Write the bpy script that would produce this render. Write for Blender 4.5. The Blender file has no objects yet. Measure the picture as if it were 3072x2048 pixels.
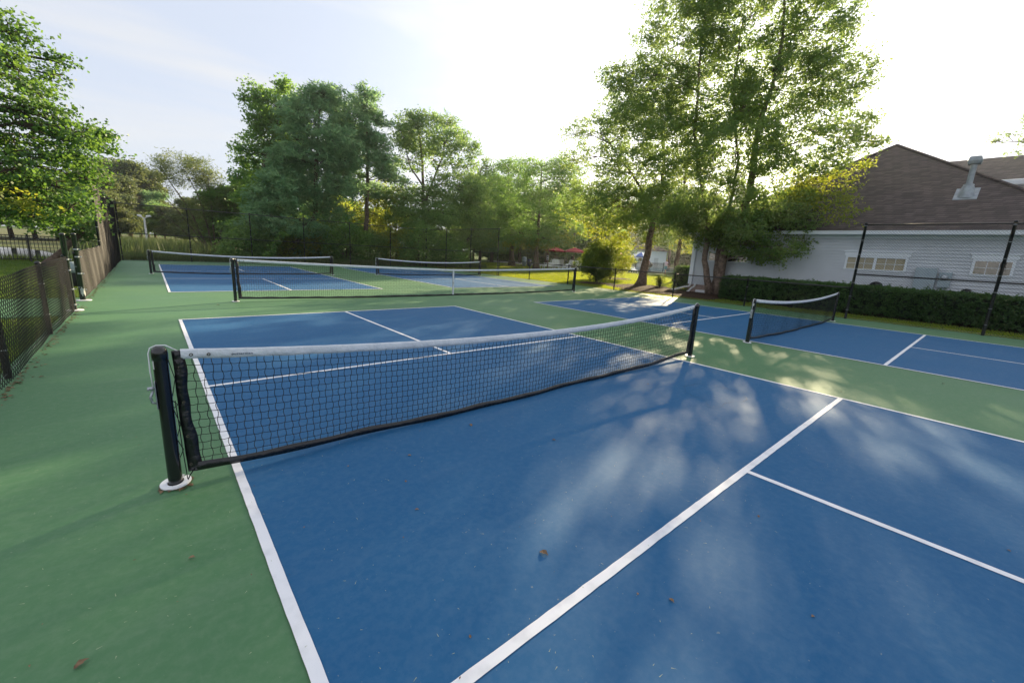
import bpy, math, random
import numpy as np
from mathutils import Vector, Matrix
rng = np.random.default_rng(7)
random.seed(7)
scene = bpy.context.scene
C = bpy.data.collections.new('court_scene'); scene.collection.children.link(C)
PI = math.pi

# ---------------------------------------------------------------- camera, sky, sun, exposure
CAM = np.array([-0.2925, -3.1027, 1.5568]); YAW, PITCH, ROLL, FPX = 0.71942, -0.210938, 0.0548375, 1241.287
_f = np.array([math.sin(YAW)*math.cos(PITCH), math.cos(YAW)*math.cos(PITCH), math.sin(PITCH)])
_r = np.cross(_f, [0, 0, 1]); _r /= np.linalg.norm(_r); _u = np.cross(_r, _f)
CR = _r*math.cos(ROLL)+_u*math.sin(ROLL); CU = -_r*math.sin(ROLL)+_u*math.cos(ROLL)
cd = bpy.data.cameras.new('camera'); cam = bpy.data.objects.new('camera', cd); C.objects.link(cam)
cd.sensor_width = 36; cd.lens = 36*FPX/3072; cd.clip_start = 0.05; cd.clip_end = 3000
cam.matrix_world = Matrix(((CR[0], CU[0], -_f[0], CAM[0]), (CR[1], CU[1], -_f[1], CAM[1]), (CR[2], CU[2], -_f[2], CAM[2]), (0, 0, 0, 1)))
scene.camera = cam

SUN_EL, SUN_AZ = 17.2, 67.1        # azimuth clockwise from +Y
sd = np.array([math.sin(math.radians(SUN_AZ))*math.cos(math.radians(SUN_EL)), math.cos(math.radians(SUN_AZ))*math.cos(math.radians(SUN_EL)), math.sin(math.radians(SUN_EL))])
world = bpy.data.worlds.new('World'); scene.world = world; world.use_nodes = True
nt = world.node_tree; N = nt.nodes; L = nt.links; N.clear()
out = N.new('ShaderNodeOutputWorld'); bg = N.new('ShaderNodeBackground'); sky = N.new('ShaderNodeTexSky')
sky.sky_type = 'NISHITA'; sky.sun_disc = False; sky.sun_elevation = math.radians(SUN_EL); sky.sun_rotation = math.radians(SUN_AZ)
sky.air_density = 1.0; sky.dust_density = 1.2; sky.ozone_density = 1.0
tc = N.new('ShaderNodeTexCoord'); mp = N.new('ShaderNodeMapping'); mp.inputs['Scale'].default_value = (1.2, 2.6, 9.0); mp.inputs['Rotation'].default_value = (0.12, 0.1, 0.5)
nz = N.new('ShaderNodeTexNoise'); nz.inputs['Scale'].default_value = 1.3; nz.inputs['Detail'].default_value = 4; nz.inputs['Roughness'].default_value = 0.5; nz.inputs['Distortion'].default_value = 0.5
rp = N.new('ShaderNodeMapRange'); rp.inputs['From Min'].default_value = 0.36; rp.inputs['From Max'].default_value = 0.66; rp.inputs['To Min'].default_value = 0.86; rp.inputs['To Max'].default_value = 0.98
mx = N.new('ShaderNodeMix'); mx.data_type = 'RGBA'; mx.inputs[7].default_value = (4.0, 4.25, 4.75, 1)
L.new(tc.outputs['Generated'], mp.inputs[0]); L.new(mp.outputs[0], nz.inputs['Vector']); L.new(nz.outputs['Fac'], rp.inputs['Value'])
L.new(rp.outputs['Result'], mx.inputs[0]); L.new(sky.outputs[0], mx.inputs[6]); dt = N.new('ShaderNodeVectorMath'); dt.operation = 'DOT_PRODUCT'; dt.inputs[1].default_value = tuple(sd); nv_ = N.new('ShaderNodeVectorMath'); nv_.operation = 'NORMALIZE'
L.new(tc.outputs['Generated'], nv_.inputs[0]); L.new(nv_.outputs[0], dt.inputs[0])
cl_ = N.new('ShaderNodeClamp'); L.new(dt.outputs['Value'], cl_.inputs['Value']); p8 = N.new('ShaderNodeMath'); p8.operation = 'POWER'; p8.inputs[1].default_value = 8; L.new(cl_.outputs[0], p8.inputs[0])
pw = N.new('ShaderNodeMath'); pw.operation = 'MULTIPLY_ADD'; pw.inputs[1].default_value = 1.1; pw.inputs[2].default_value = 1.0; L.new(p8.outputs[0], pw.inputs[0])
cc = N.new('ShaderNodeMix'); cc.data_type = 'RGBA'; cc.inputs[6].default_value = (2.95, 3.2, 3.75, 1); cc.inputs[7].default_value = (3.45, 3.52, 3.66, 1)
cr = N.new('ShaderNodeMapRange'); cr.inputs['From Min'].default_value = .38; cr.inputs['From Max'].default_value = .60; L.new(nz.outputs['Fac'], cr.inputs['Value']); L.new(cr.outputs[0], cc.inputs[0])
cs2 = N.new('ShaderNodeVectorMath'); cs2.operation = 'SCALE'; L.new(cc.outputs[2], cs2.inputs[0]); L.new(pw.outputs[0], cs2.inputs['Scale']); L.new(cs2.outputs[0], mx.inputs[7])   # thin cloud glows towards the sun
L.new(mx.outputs[2], bg.inputs['Color'])
bg.inputs['Strength'].default_value = 0.07; L.new(bg.outputs[0], out.inputs['Surface'])
sl = bpy.data.lights.new('sun', 'SUN'); so = bpy.data.objects.new('sun', sl); C.objects.link(so)
sl.energy = 3.7; sl.angle = math.radians(0.6); sl.color = (1.0, 0.82, 0.52)
so.rotation_euler = Vector(sd).to_track_quat('Z', 'Y').to_euler()
scene.view_settings.view_transform = 'Standard'; scene.view_settings.look = 'None'; scene.view_settings.gamma = 1
scene.view_settings.exposure = 1.82
HAZE = 0.0005
scene.cycles.volume_bounces = 0; scene.cycles.max_bounces = 8; scene.cycles.diffuse_bounces = 6; scene.cycles.glossy_bounces = 2; scene.cycles.transmission_bounces = 4; scene.cycles.transparent_max_bounces = 8

# ---------------------------------------------------------------- helpers
def ray(px, py):
    d = _f + CR*(px-1536)/FPX - CU*(py-1024)/FPX
    return d/np.linalg.norm(d)
def at(px, py, D):            # the point seen at (px, py), D metres away along the ground
    d = ray(px, py); return CAM + d*(D/math.hypot(d[0], d[1]))
def gnd(px, py, z=0.0):
    d = ray(px, py); return CAM + d*((z-CAM[2])/d[2])

def tag(o, label=None, cat=None, group=None, kind=None):
    if label: o['label'] = label
    if cat: o['category'] = cat
    if group: o['group'] = group
    if kind: o['kind'] = kind
    return o
def root(name, loc, label, cat, group=None, rz=0.0):
    o = bpy.data.objects.new(name, None); C.objects.link(o); o.location = loc; o.rotation_euler = (0, 0, rz); o.empty_display_size = 0.2
    return tag(o, label, cat, group)
def dup(o, parent=None, loc=None, rz=None, label=None, group=None, scale=None):
    c = o.copy(); C.objects.link(c); c.parent = parent
    if loc is not None: c.location = loc
    if rz is not None: c.rotation_euler = (0, 0, rz)
    if scale is not None: c.scale = scale
    if label: c['label'] = label
    if group: c['group'] = group
    for ch in list(o.children): dup(ch, c)
    return c
def mesh(name, V, F, mat=None, parent=None, org=None, smooth=False):
    V = np.asarray(V, dtype=np.float32).reshape(-1, 3)
    if org is not None: V = V-np.asarray(org, dtype=np.float32)
    me = bpy.data.meshes.new(name)
    if isinstance(F, np.ndarray):
        n, k = F.shape
        me.vertices.add(len(V)); me.vertices.foreach_set('co', V.ravel())
        me.loops.add(n*k); me.loops.foreach_set('vertex_index', F.astype(np.int32).ravel())
        me.polygons.add(n); me.polygons.foreach_set('loop_start', np.arange(0, n*k, k, dtype=np.int32))
        try: me.polygons.foreach_set('loop_total', np.full(n, k, dtype=np.int32))
        except Exception: pass
        me.update(calc_edges=True)
    else:
        me.from_pydata([tuple(map(float, v)) for v in V], [], F)
    if smooth: me.polygons.foreach_set('use_smooth', np.ones(len(me.polygons), dtype=bool))
    if mat: me.materials.append(mat)
    o = bpy.data.objects.new(name, me); C.objects.link(o)
    if parent: o.parent = parent
    return o
class MB:
    def __init__(s): s.V = []; s.F = []
    def add(s, V, F):
        b = len(s.V); s.V += [tuple(map(float, v)) for v in V]; s.F += [tuple(b+i for i in f) for f in F]; return s
    def box(s, x0, x1, y0, y1, z0, z1, M=None):
        V = [(x, y, z) for z in (z0, z1) for y in (y0, y1) for x in (x0, x1)]
        if M is not None: V = [tuple(M @ Vector(v)) for v in V]
        return s.add(V, [(0, 2, 3, 1), (4, 5, 7, 6), (0, 1, 5, 4), (2, 6, 7, 3), (0, 4, 6, 2), (1, 3, 7, 5)])
    def tube(s, path, rad, n=8, caps=True):
        path = [np.array(p, float) for p in path]
        if not hasattr(rad, '__len__'): rad = [rad]*len(path)
        V = []; up = None
        for i, p in enumerate(path):
            t = path[min(i+1, len(path)-1)]-path[max(i-1, 0)]; t /= (np.linalg.norm(t)+1e-9)
            if up is None: up = np.array([1, 0, 0.]) if abs(t[2]) > .7 else np.array([0, 0, 1.])
            a = up-t*np.dot(up, t); a /= (np.linalg.norm(a)+1e-9); b = np.cross(t, a); up = a
            for k in range(n):
                th = 2*PI*k/n; V.append(p+rad[i]*(a*math.cos(th)+b*math.sin(th)))
        F = [(i*n+k, i*n+(k+1) % n, (i+1)*n+(k+1) % n, (i+1)*n+k) for i in range(len(path)-1) for k in range(n)]
        if caps: F += [tuple(range(n-1, -1, -1)), tuple(range((len(path)-1)*n, len(path)*n))]
        return s.add(V, F)
    def lathe(s, prof, n=20, c=(0, 0, 0)):      # profile (r, z), closed ends when r=0
        V = [(c[0]+r*math.cos(2*PI*k/n), c[1]+r*math.sin(2*PI*k/n), c[2]+z) for r, z in prof for k in range(n)]
        F = [(i*n+k, i*n+(k+1) % n, (i+1)*n+(k+1) % n, (i+1)*n+k) for i in range(len(prof)-1) for k in range(n)]
        return s.add(V, F)
    def obj(s, name, mat, parent=None, org=None, smooth=False, bevel=0):
        o = mesh(name, s.V, s.F, mat, parent, org, smooth)
        if bevel:
            m = o.modifiers.new('bevel', 'BEVEL'); m.width = bevel; m.segments = 2; m.limit_method = 'ANGLE'
        return o
def polylines(paths, r, n1, n2, sides=3):
    """paths: array (P, K, 3) of polylines -> thin tubes with a fixed cross-section frame"""
    P = np.asarray(paths, float); p, k, _ = P.shape
    th = np.arange(sides)*2*PI/sides+.3
    off = r*(np.cos(th)[:, None]*np.asarray(n1)[None]+np.sin(th)[:, None]*np.asarray(n2)[None])
    V = P[:, :, None, :]+off[None, None]
    idx = np.arange(p*k*sides).reshape(p, k, sides)
    a = idx[:, :-1]; b = idx[:, 1:]
    F = np.stack([a, np.roll(a, -1, 2), np.roll(b, -1, 2), b], -1).reshape(-1, 4)
    return V.reshape(-1, 3), F
def joinVF(parts):
    Vs, Fs, b = [], [], 0
    for V, F in parts:
        Vs.append(V); Fs.append(F+b); b += len(V)
    return np.concatenate(Vs), np.concatenate(Fs)

# ---------------------------------------------------------------- materials
def mat(name, col, rough=.6, spec=.5, metal=0, noise=None, bump=None, col2=None, nscale=5, detail=4, fac=(.35, .65), coat=0):
    m = bpy.data.materials.new(name); m.use_nodes = True; t = m.node_tree; b = t.nodes['Principled BSDF']
    b.inputs['Base Color'].default_value = (*col, 1); b.inputs['Roughness'].default_value = rough
    b.inputs['Specular IOR Level'].default_value = spec; b.inputs['Metallic'].default_value = metal; b.inputs['Coat Weight'].default_value = coat
    g = t.nodes.new('ShaderNodeNewGeometry')
    if col2 is not None:
        n = t.nodes.new('ShaderNodeTexNoise'); n.inputs['Scale'].default_value = nscale; n.inputs['Detail'].default_value = detail
        r = t.nodes.new('ShaderNodeMapRange'); r.inputs['From Min'].default_value = fac[0]; r.inputs['From Max'].default_value = fac[1]
        x = t.nodes.new('ShaderNodeMix'); x.data_type = 'RGBA'; x.inputs[6].default_value = (*col, 1); x.inputs[7].default_value = (*col2, 1)
        t.links.new(g.outputs['Position'], n.inputs['Vector']); t.links.new(n.outputs['Fac'], r.inputs['Value'])
        t.links.new(r.outputs[0], x.inputs[0]); t.links.new(x.outputs[2], b.inputs['Base Color'])
    if bump:
        n = t.nodes.new('ShaderNodeTexNoise'); n.inputs['Scale'].default_value = bump[0]; n.inputs['Detail'].default_value = 3
        bm = t.nodes.new('ShaderNodeBump'); bm.inputs['Strength'].default_value = bump[1]; bm.inputs['Distance'].default_value = bump[2]
        t.links.new(g.outputs['Position'], n.inputs['Vector']); t.links.new(n.outputs['Fac'], bm.inputs['Height']); t.links.new(bm.outputs[0], b.inputs['Normal'])
    return m
def leafmat(name, c1, c2, tr, mixf=.5, rough=.5, yellow=0.0):
    """leaf: reflecting front, light shining through from behind; colour varies leaf by leaf and clump by clump"""
    m = bpy.data.materials.new(name); m.use_nodes = True; t = m.node_tree; N = t.nodes; N.clear()
    o = N.new('ShaderNodeOutputMaterial'); d = N.new('ShaderNodeBsdfPrincipled'); s = N.new('ShaderNodeBsdfTranslucent'); x = N.new('ShaderNodeMixShader')
    g = N.new('ShaderNodeNewGeometry'); n = N.new('ShaderNodeTexNoise'); n.inputs['Scale'].default_value = .9; n.inputs['Detail'].default_value = 2
    ad = N.new('ShaderNodeMath'); ad.operation = 'ADD'; ad.use_clamp = True
    mr = N.new('ShaderNodeMapRange'); mr.inputs['From Min'].default_value = .35; mr.inputs['From Max'].default_value = .7; mr.inputs['To Min'].default_value = -.35; mr.inputs['To Max'].default_value = .45
    t.links.new(g.outputs['Position'], n.inputs['Vector']); t.links.new(n.outputs['Fac'], mr.inputs['Value'])
    t.links.new(mr.outputs[0], ad.inputs[0]); t.links.new(g.outputs['Random Per Island'], ad.inputs[1])
    c = N.new('ShaderNodeMix'); c.data_type = 'RGBA'; c.inputs[6].default_value = (*c1, 1); c.inputs[7].default_value = (*c2, 1)
    t.links.new(ad.outputs[0], c.inputs[0])
    tcn = N.new('ShaderNodeMix'); tcn.data_type = 'RGBA'; tcn.inputs[6].default_value = (tr[0]*.6, tr[1]*.75, tr[2]*.7, 1); tcn.inputs[7].default_value = (*tr, 1)
    t.links.new(ad.outputs[0], tcn.inputs[0])
    t.links.new(c.outputs[2], d.inputs['Base Color']); t.links.new(tcn.outputs[2], s.inputs['Color'])
    d.inputs['Roughness'].default_value = rough; d.inputs['Specular IOR Level'].default_value = .35
    x.inputs[0].default_value = mixf; t.links.new(d.outputs[0], x.inputs[1]); t.links.new(s.outputs[0], x.inputs[2]); t.links.new(x.outputs[0], o.inputs['Surface'])
    return m
def courtmat(name, base, worn, rough=.5, spec=.5, dust=(.30, .33, .36)):
    m = bpy.data.materials.new(name); m.use_nodes = True; t = m.node_tree; N = t.nodes; b = N['Principled BSDF']
    g = N.new('ShaderNodeNewGeometry')
    def noise(scale, detail=4, vec=None, rough=.55):
        n = N.new('ShaderNodeTexNoise'); n.inputs['Scale'].default_value = scale; n.inputs['Detail'].default_value = detail; n.inputs['Roughness'].default_value = rough
        t.links.new(vec or g.outputs['Position'], n.inputs['Vector']); return n
    def rmp(src, a, c, lo=0, hi=1):
        r = N.new('ShaderNodeMapRange'); r.inputs['From Min'].default_value = a; r.inputs['From Max'].default_value = c; r.inputs['To Min'].default_value = lo; r.inputs['To Max'].default_value = hi
        t.links.new(src, r.inputs['Value']); return r
    def mixc(f, a, bcol):
        x = N.new('ShaderNodeMix'); x.data_type = 'RGBA'
        t.links.new(f, x.inputs[0])
        if isinstance(a, tuple): x.inputs[6].default_value = (*a, 1)
        else: t.links.new(a, x.inputs[6])
        x.inputs[7].default_value = (*bcol, 1); return x
    n1 = noise(.55, 5); r1 = rmp(n1.outputs['Fac'], .35, .7, 0, .75); c1 = mixc(r1.outputs[0], base, worn)
    mp = N.new('ShaderNodeMapping'); mp.inputs['Scale'].default_value = (.35, 2.2, 1); mp.inputs['Rotation'].default_value = (0, 0, .15); t.links.new(g.outputs['Position'], mp.inputs[0])
    n2 = noise(1.6, 6, mp.outputs[0], .6); r2 = rmp(n2.outputs['Fac'], .55, .8, 0, .16); c2 = mixc(r2.outputs[0], c1.outputs[2], dust)
    n7 = noise(19, 5, None, .7); r7 = rmp(n7.outputs['Fac'], .42, .68, 0, .13); c2 = mixc(r7.outputs[0], c2.outputs[2], dust)
    n3 = noise(260, 2); r3 = rmp(n3.outputs['Fac'], .72, .80, 0, .5); c3 = mixc(r3.outputs[0], c2.outputs[2], dust)
    n5 = noise(42, 2); r5 = rmp(n5.outputs['Fac'], .725, .76, 0, .38); c4 = mixc(r5.outputs[0], c3.outputs[2], (.32, .34, .26))
    mp2 = N.new('ShaderNodeMapping'); mp2.inputs['Scale'].default_value = (9, .5, 1); mp2.inputs['Rotation'].default_value = (0, 0, .6); t.links.new(g.outputs['Position'], mp2.inputs[0])
    n6 = noise(3, 5, mp2.outputs[0], .7); r6 = rmp(n6.outputs['Fac'], .64, .74, 0, .14); c4 = mixc(r6.outputs[0], c4.outputs[2], dust)
    t.links.new(c4.outputs[2], b.inputs['Base Color'])
    r4 = rmp(n1.outputs['Fac'], .3, .7, rough-.06, rough+.1); t.links.new(r4.outputs[0], b.inputs['Roughness']); b.inputs['Specular IOR Level'].default_value = spec
    nb = noise(420, 2); bm = N.new('ShaderNodeBump'); bm.inputs['Strength'].default_value = .28; bm.inputs['Distance'].default_value = .0012
    t.links.new(nb.outputs['Fac'], bm.inputs['Height']); t.links.new(bm.outputs[0], b.inputs['Normal'])
    return m
M = {}
M['green'] = courtmat('court_green_paint', (.057, .162, .068), (.074, .186, .078), .60, .42, dust=(.26, .33, .24))
M['blue'] = courtmat('court_blue_paint', (.008, .094, .232), (.022, .114, .252), .68, .24, dust=(.16, .24, .34))
M['line'] = mat('line_paint', (.80, .80, .83), .6, .3, col2=(.60, .61, .64), nscale=7, detail=8, fac=(.48, .78), bump=(300, .2, .001))
M['black'] = mat('black_powder_coat', (.006, .006, .009), .22, .55, coat=.4)
M['fence'] = mat('black_vinyl_wire', (.014, .013, .015), .5, .22)
M['post'] = mat('black_vinyl_pipe', (.012, .012, .014), .4, .5)
M['cord'] = mat('black_net_cord', (.008, .009, .012), .7, .3)
M['vinyl'] = mat('black_vinyl_sleeve', (.006, .006, .008), .28, .6, bump=(26, .9, .012))
M['band'] = mat('white_headband_canvas', (.70, .73, .78), .6, .3, col2=(.60, .64, .70), nscale=9, bump=(34, .9, .010))
M['whitep'] = mat('white_plastic', (.78, .79, .82), .4, .5)
M['steel'] = mat('galvanised_steel', (.40, .43, .46), .42, .5, metal=.8)
M['flue'] = mat('weathered_galvanised_sheet', (.30, .34, .37), .5, .5, metal=.4, col2=(.22, .25, .28), nscale=6)
M['brass'] = mat('aged_brass', (.10, .09, .07), .35, .5, metal=.7)
M['ink'] = mat('dark_print', (.02, .05, .10), .6)
M['sticker'] = mat('paper_sticker', (.55, .57, .55), .6)
M['bark'] = mat('brown_bark', (.085, .060, .045), .9, .2, col2=(.17, .125, .10), nscale=11, bump=(24, .9, .03))
M['birchbark'] = mat('peeling_birch_bark', (.10, .070, .052), .85, .2, col2=(.26, .19, .15), nscale=9, bump=(20, .9, .03))
M['twig'] = mat('twig_bark', (.07, .052, .04), .9, .2)
M['lf_birch'] = leafmat('birch_leaf', (.046, .105, .042), (.090, .150, .048), (.46, .58, .13), .5)
M['lf_maple'] = leafmat('maple_leaf', (.040, .120, .036), (.095, .195, .048), (.38, .58, .10), .5)
M['lf_maple2'] = leafmat('sweetgum_leaf', (.028, .088, .028), (.070, .155, .040), (.26, .42, .06), .42)
M['lf_oak'] = leafmat('oak_leaf', (.050, .128, .048), (.098, .190, .058), (.42, .58, .13), .5)
M['lf_gold'] = leafmat('sunlit_yellow_leaf', (.050, .090, .020), (.13, .15, .025), (.56, .58, .06), .52)  # sun on the foliage put into a yellow leaf colour
M['lf_pine'] = leafmat('pine_needle', (.075, .185, .095), (.140, .280, .130), (.44, .62, .28), .5)
M['lf_bush'] = leafmat('bush_leaf', (.030, .075, .018), (.070, .120, .024), (.38, .44, .05), .42)
M['lf_hedge'] = leafmat('hedge_leaf', (.018, .062, .016), (.055, .130, .030), (.18, .30, .05), .32)
M['lf_far'] = leafmat('far_leaf', (.060, .095, .050), (.12, .15, .065), (.30, .33, .10), .35)
M['lf_willow'] = leafmat('willow_leaf', (.060, .100, .035), (.11, .15, .05), (.34, .38, .09), .4)
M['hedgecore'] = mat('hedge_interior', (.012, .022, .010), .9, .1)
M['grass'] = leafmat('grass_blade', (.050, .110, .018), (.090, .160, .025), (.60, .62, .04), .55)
M['reed'] = leafmat('reed_blade', (.065, .115, .035), (.15, .165, .075), (.22, .28, .08), .35)
M['lawn'] = mat('lawn_soil', (.045, .085, .018), .95, .1, col2=(.075, .120, .024), nscale=3, bump=(40, .8, .03))
M['mulch'] = mat('bark_mulch', (.035, .022, .016), .95, .1, col2=(.10, .062, .042), nscale=22, bump=(35, 1, .04))
M['siding'] = mat('white_lap_siding', (.54, .57, .61), .55, .4, col2=(.50, .53, .57), nscale=2)
M['trim'] = mat('white_trim_paint', (.70, .74, .79), .45, .4)
M['pane'] = mat('window_glass', (.24, .22, .19), .05, .9, metal=1, bump=(5, .12, .02))
M['greybox'] = mat('grey_painted_steel', (.33, .40, .44), .5, .5, col2=(.29, .36, .40), nscale=4)
M['dark'] = mat('dark_rubber', (.02, .02, .022), .6)
M['redfab'] = mat('red_umbrella_fabric', (.36, .035, .05), .8, .2)
M['bluefab'] = mat('blue_fabric', (.03, .12, .45), .8, .2)
M['bluebin'] = mat('blue_plastic', (.01, .03, .14), .5)
M['deck'] = mat('pool_concrete', (.45, .43, .40), .8, col2=(.38, .36, .34), nscale=2)
M['wood'] = mat('weathered_wood', (.25, .19, .13), .8)
M['skin'] = mat('skin', (.42, .24, .17), .55)
M['skin2'] = mat('deeper_skin', (.16, .085, .055), .55)
M['hair'] = mat('brown_hair', (.05, .03, .02), .6)
M['blondhair'] = mat('blond_hair', (.40, .28, .12), .6)
M['shirt'] = mat('pale_pink_shirt', (.70, .55, .66), .8)
M['shirt2'] = mat('dark_red_shirt', (.25, .03, .03), .8)
M['shorts'] = mat('teal_shorts', (.03, .16, .22), .8)
M['shorts2'] = mat('black_shorts', (.02, .02, .02), .8)
M['leafdry'] = mat('dry_leaf', (.11, .065, .038), .7, .3, col2=(.25, .16, .09), nscale=30)
M['sand'] = mat('field_earth', (.16, .15, .08), .95, .1, col2=(.10, .13, .045), nscale=.4)
def brickmat():
    m = mat('brick_foundation', (.3, .2, .16), .9, .2); t = m.node_tree; g = t.nodes.new('ShaderNodeNewGeometry'); sp = t.nodes.new('ShaderNodeSeparateXYZ'); cb = t.nodes.new('ShaderNodeCombineXYZ')
    t.links.new(g.outputs['Position'], sp.inputs[0]); a = t.nodes.new('ShaderNodeMath'); t.links.new(sp.outputs[0], a.inputs[0]); t.links.new(sp.outputs[1], a.inputs[1])
    t.links.new(a.outputs[0], cb.inputs[0]); t.links.new(sp.outputs[2], cb.inputs[1])
    b = t.nodes.new('ShaderNodeTexBrick'); b.inputs['Color1'].default_value = (.26, .17, .14, 1); b.inputs['Color2'].default_value = (.34, .24, .2, 1); b.inputs['Mortar'].default_value = (.36, .33, .31, 1)
    b.inputs['Scale'].default_value = 1; b.inputs['Brick Width'].default_value = .21; b.inputs['Row Height'].default_value = .075; b.inputs['Mortar Size'].default_value = .006
    t.links.new(cb.outputs[0], b.inputs['Vector']); t.links.new(b.outputs['Color'], t.nodes['Principled BSDF'].inputs['Base Color']); return m
M['brick'] = brickmat()
def shinglemat():
    m = bpy.data.materials.new('asphalt_shingle'); m.use_nodes = True; t = m.node_tree; N = t.nodes; b = N['Principled BSDF']; b.inputs['Roughness'].default_value = .85; b.inputs['Specular IOR Level'].default_value = .3
    g = N.new('ShaderNodeNewGeometry'); sp = N.new('ShaderNodeSeparateXYZ'); cb = N.new('ShaderNodeCombineXYZ'); t.links.new(g.outputs['Position'], sp.inputs[0])
    a = N.new('ShaderNodeMath'); t.links.new(sp.outputs[0], a.inputs[0]); t.links.new(sp.outputs[1], a.inputs[1]); t.links.new(a.outputs[0], cb.inputs[0]); t.links.new(sp.outputs[2], cb.inputs[1])
    br = N.new('ShaderNodeTexBrick'); br.inputs['Color1'].default_value = (.058, .046, .044, 1); br.inputs['Color2'].default_value = (.112, .090, .084, 1); br.inputs['Mortar'].default_value = (.030, .022, .022, 1)
    br.inputs['Scale'].default_value = 1; br.inputs['Brick Width'].default_value = .3; br.inputs['Row Height'].default_value = .082; br.inputs['Mortar Size'].default_value = .008; br.offset = .37
    t.links.new(cb.outputs[0], br.inputs['Vector'])
    n = N.new('ShaderNodeTexNoise'); n.inputs['Scale'].default_value = 1.2; n.inputs['Detail'].default_value = 4; t.links.new(g.outputs['Position'], n.inputs['Vector'])
    x = N.new('ShaderNodeMix'); x.data_type = 'RGBA'; x.blend_type = 'MULTIPLY'; x.inputs[0].default_value = .5; t.links.new(br.outputs['Color'], x.inputs[6]); t.links.new(n.outputs['Color'], x.inputs[7])
    t.links.new(br.outputs['Color'], b.inputs['Base Color'])
    bm = N.new('ShaderNodeBump'); bm.inputs['Strength'].default_value = .6; bm.inputs['Distance'].default_value = .02; t.links.new(br.outputs['Fac'], bm.inputs['Height']); bm.invert = True; t.links.new(bm.outputs[0], b.inputs['Normal'])
    return m
M['shingle'] = shinglemat()
def blindmat():
    m = mat('window_blinds', (.3, .26, .16), .5, .5, coat=.6); t = m.node_tree; g = t.nodes.new('ShaderNodeNewGeometry'); w = t.nodes.new('ShaderNodeTexWave'); w.bands_direction = 'Z'; w.inputs['Scale'].default_value = 12
    r = t.nodes.new('ShaderNodeMix'); r.data_type = 'RGBA'; r.inputs[6].default_value = (.16, .13, .08, 1); r.inputs[7].default_value = (.50, .44, .28, 1)
    t.links.new(g.outputs['Position'], w.inputs['Vector']); t.links.new(w.outputs['Fac'], r.inputs[0]); t.links.new(r.outputs[2], t.nodes['Principled BSDF'].inputs['Base Color']); return m
M['blinds'] = blindmat()
def watermat(name, col, rough=.08, sc=3, st=.15):
    return mat(name, col, rough, .5, bump=(sc, st, .03))
M['pond'] = watermat('pond_water', (.05, .07, .07), .05, 4, .25)
M['pool'] = watermat('pool_water', (.06, .42, .48), .1, 5, .3)

# ---------------------------------------------------------------- ground and courts
FT = .3048
def sheet(name, pts, z, m, kind='structure', label=None):
    o = mesh(name, [(x, y, z) for x, y in pts], [tuple(range(len(pts)))], m); tag(o, label, None, None, kind); return o
sheet('ground', [(-700, -700), (900, -700), (900, 900), (-700, 900)], -.035, M['lawn'])
sheet('field', [(-3, 33), (30, 60), (60, 300), (-60, 300), (-12, 46)], -.030, M['sand'])
pad = MB(); pad.box(-1.62, 17.42, -10.4, 28.55, -.30, 0).box(-4.2, -1.62, 7.9, 10.7, -.3, -.004); tag(pad.obj('court_surface', M['green']), kind='structure')
CX = [0, 29.92*FT]; CY = [0, 59.75*FT]
cs = []; ls = []
def quad(lst, x0, x1, y0, y1, z):
    lst.append([(x0, y0, z), (x1, y0, z), (x1, y1, z), (x0, y1, z)])
w2 = 2*FT/12
for ox in CX:
    for oy in CY:
        x0, x1 = ox, ox+20*FT; y0, y1 = oy-22*FT, oy+22*FT; k = 7*FT; z = .008
        quad(cs, x0+.01, x1-.01, y0+.01, y1-.01, .004)
        quad(ls, x0, x0+w2, y0, y1, z); quad(ls, x1-w2, x1, y0, y1, z)
        quad(ls, x0+w2, x1-w2, y0, y0+w2, z); quad(ls, x0+w2, x1-w2, y1-w2, y1, z)
        quad(ls, x0+w2, x1-w2, oy+k-w2, oy+k, z); quad(ls, x0+w2, x1-w2, oy-k, oy-k+w2, z)
        xm = ox+10*FT
        quad(ls, xm-w2/2, xm+w2/2, oy+k, y1-w2, z); quad(ls, xm-w2/2, xm+w2/2, y0+w2, oy-k, z)
for nm, lst, m in (('court_playing_area', cs, M['blue']), ('court_lines', ls, M['line'])):
    b = MB()
    for q in lst:
        if nm == 'court_playing_area': b.add(q, [(0, 1, 2, 3)]); continue
        x0, y0, z = q[0]; x1, y1 = q[2][:2]; lx = x1-x0 > y1-y0; Lq = max(x1-x0, y1-y0); k = max(2, int(Lq/.06)); SVq = []
        for i in range(k+1):
            t = Lq*i/k; e = rng.normal(0, .0007, 2)+.0004*np.sin(t*np.array([7, 9.])); jx = i not in (0, k)
            SVq += [(x0+t, y0-e[0]*jx, z), (x0+t, y1+e[1]*jx, z)] if lx else [(x0-e[0]*jx, y0+t, z), (x1+e[1]*jx, y0+t, z)]
        b.add(SVq, [(2*i, 2*i+2, 2*i+3, 2*i+1) if lx else (2*i, 2*i+1, 2*i+3, 2*i+2) for i in range(k)])
    tag(b.obj(nm, m), kind='structure')
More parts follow.
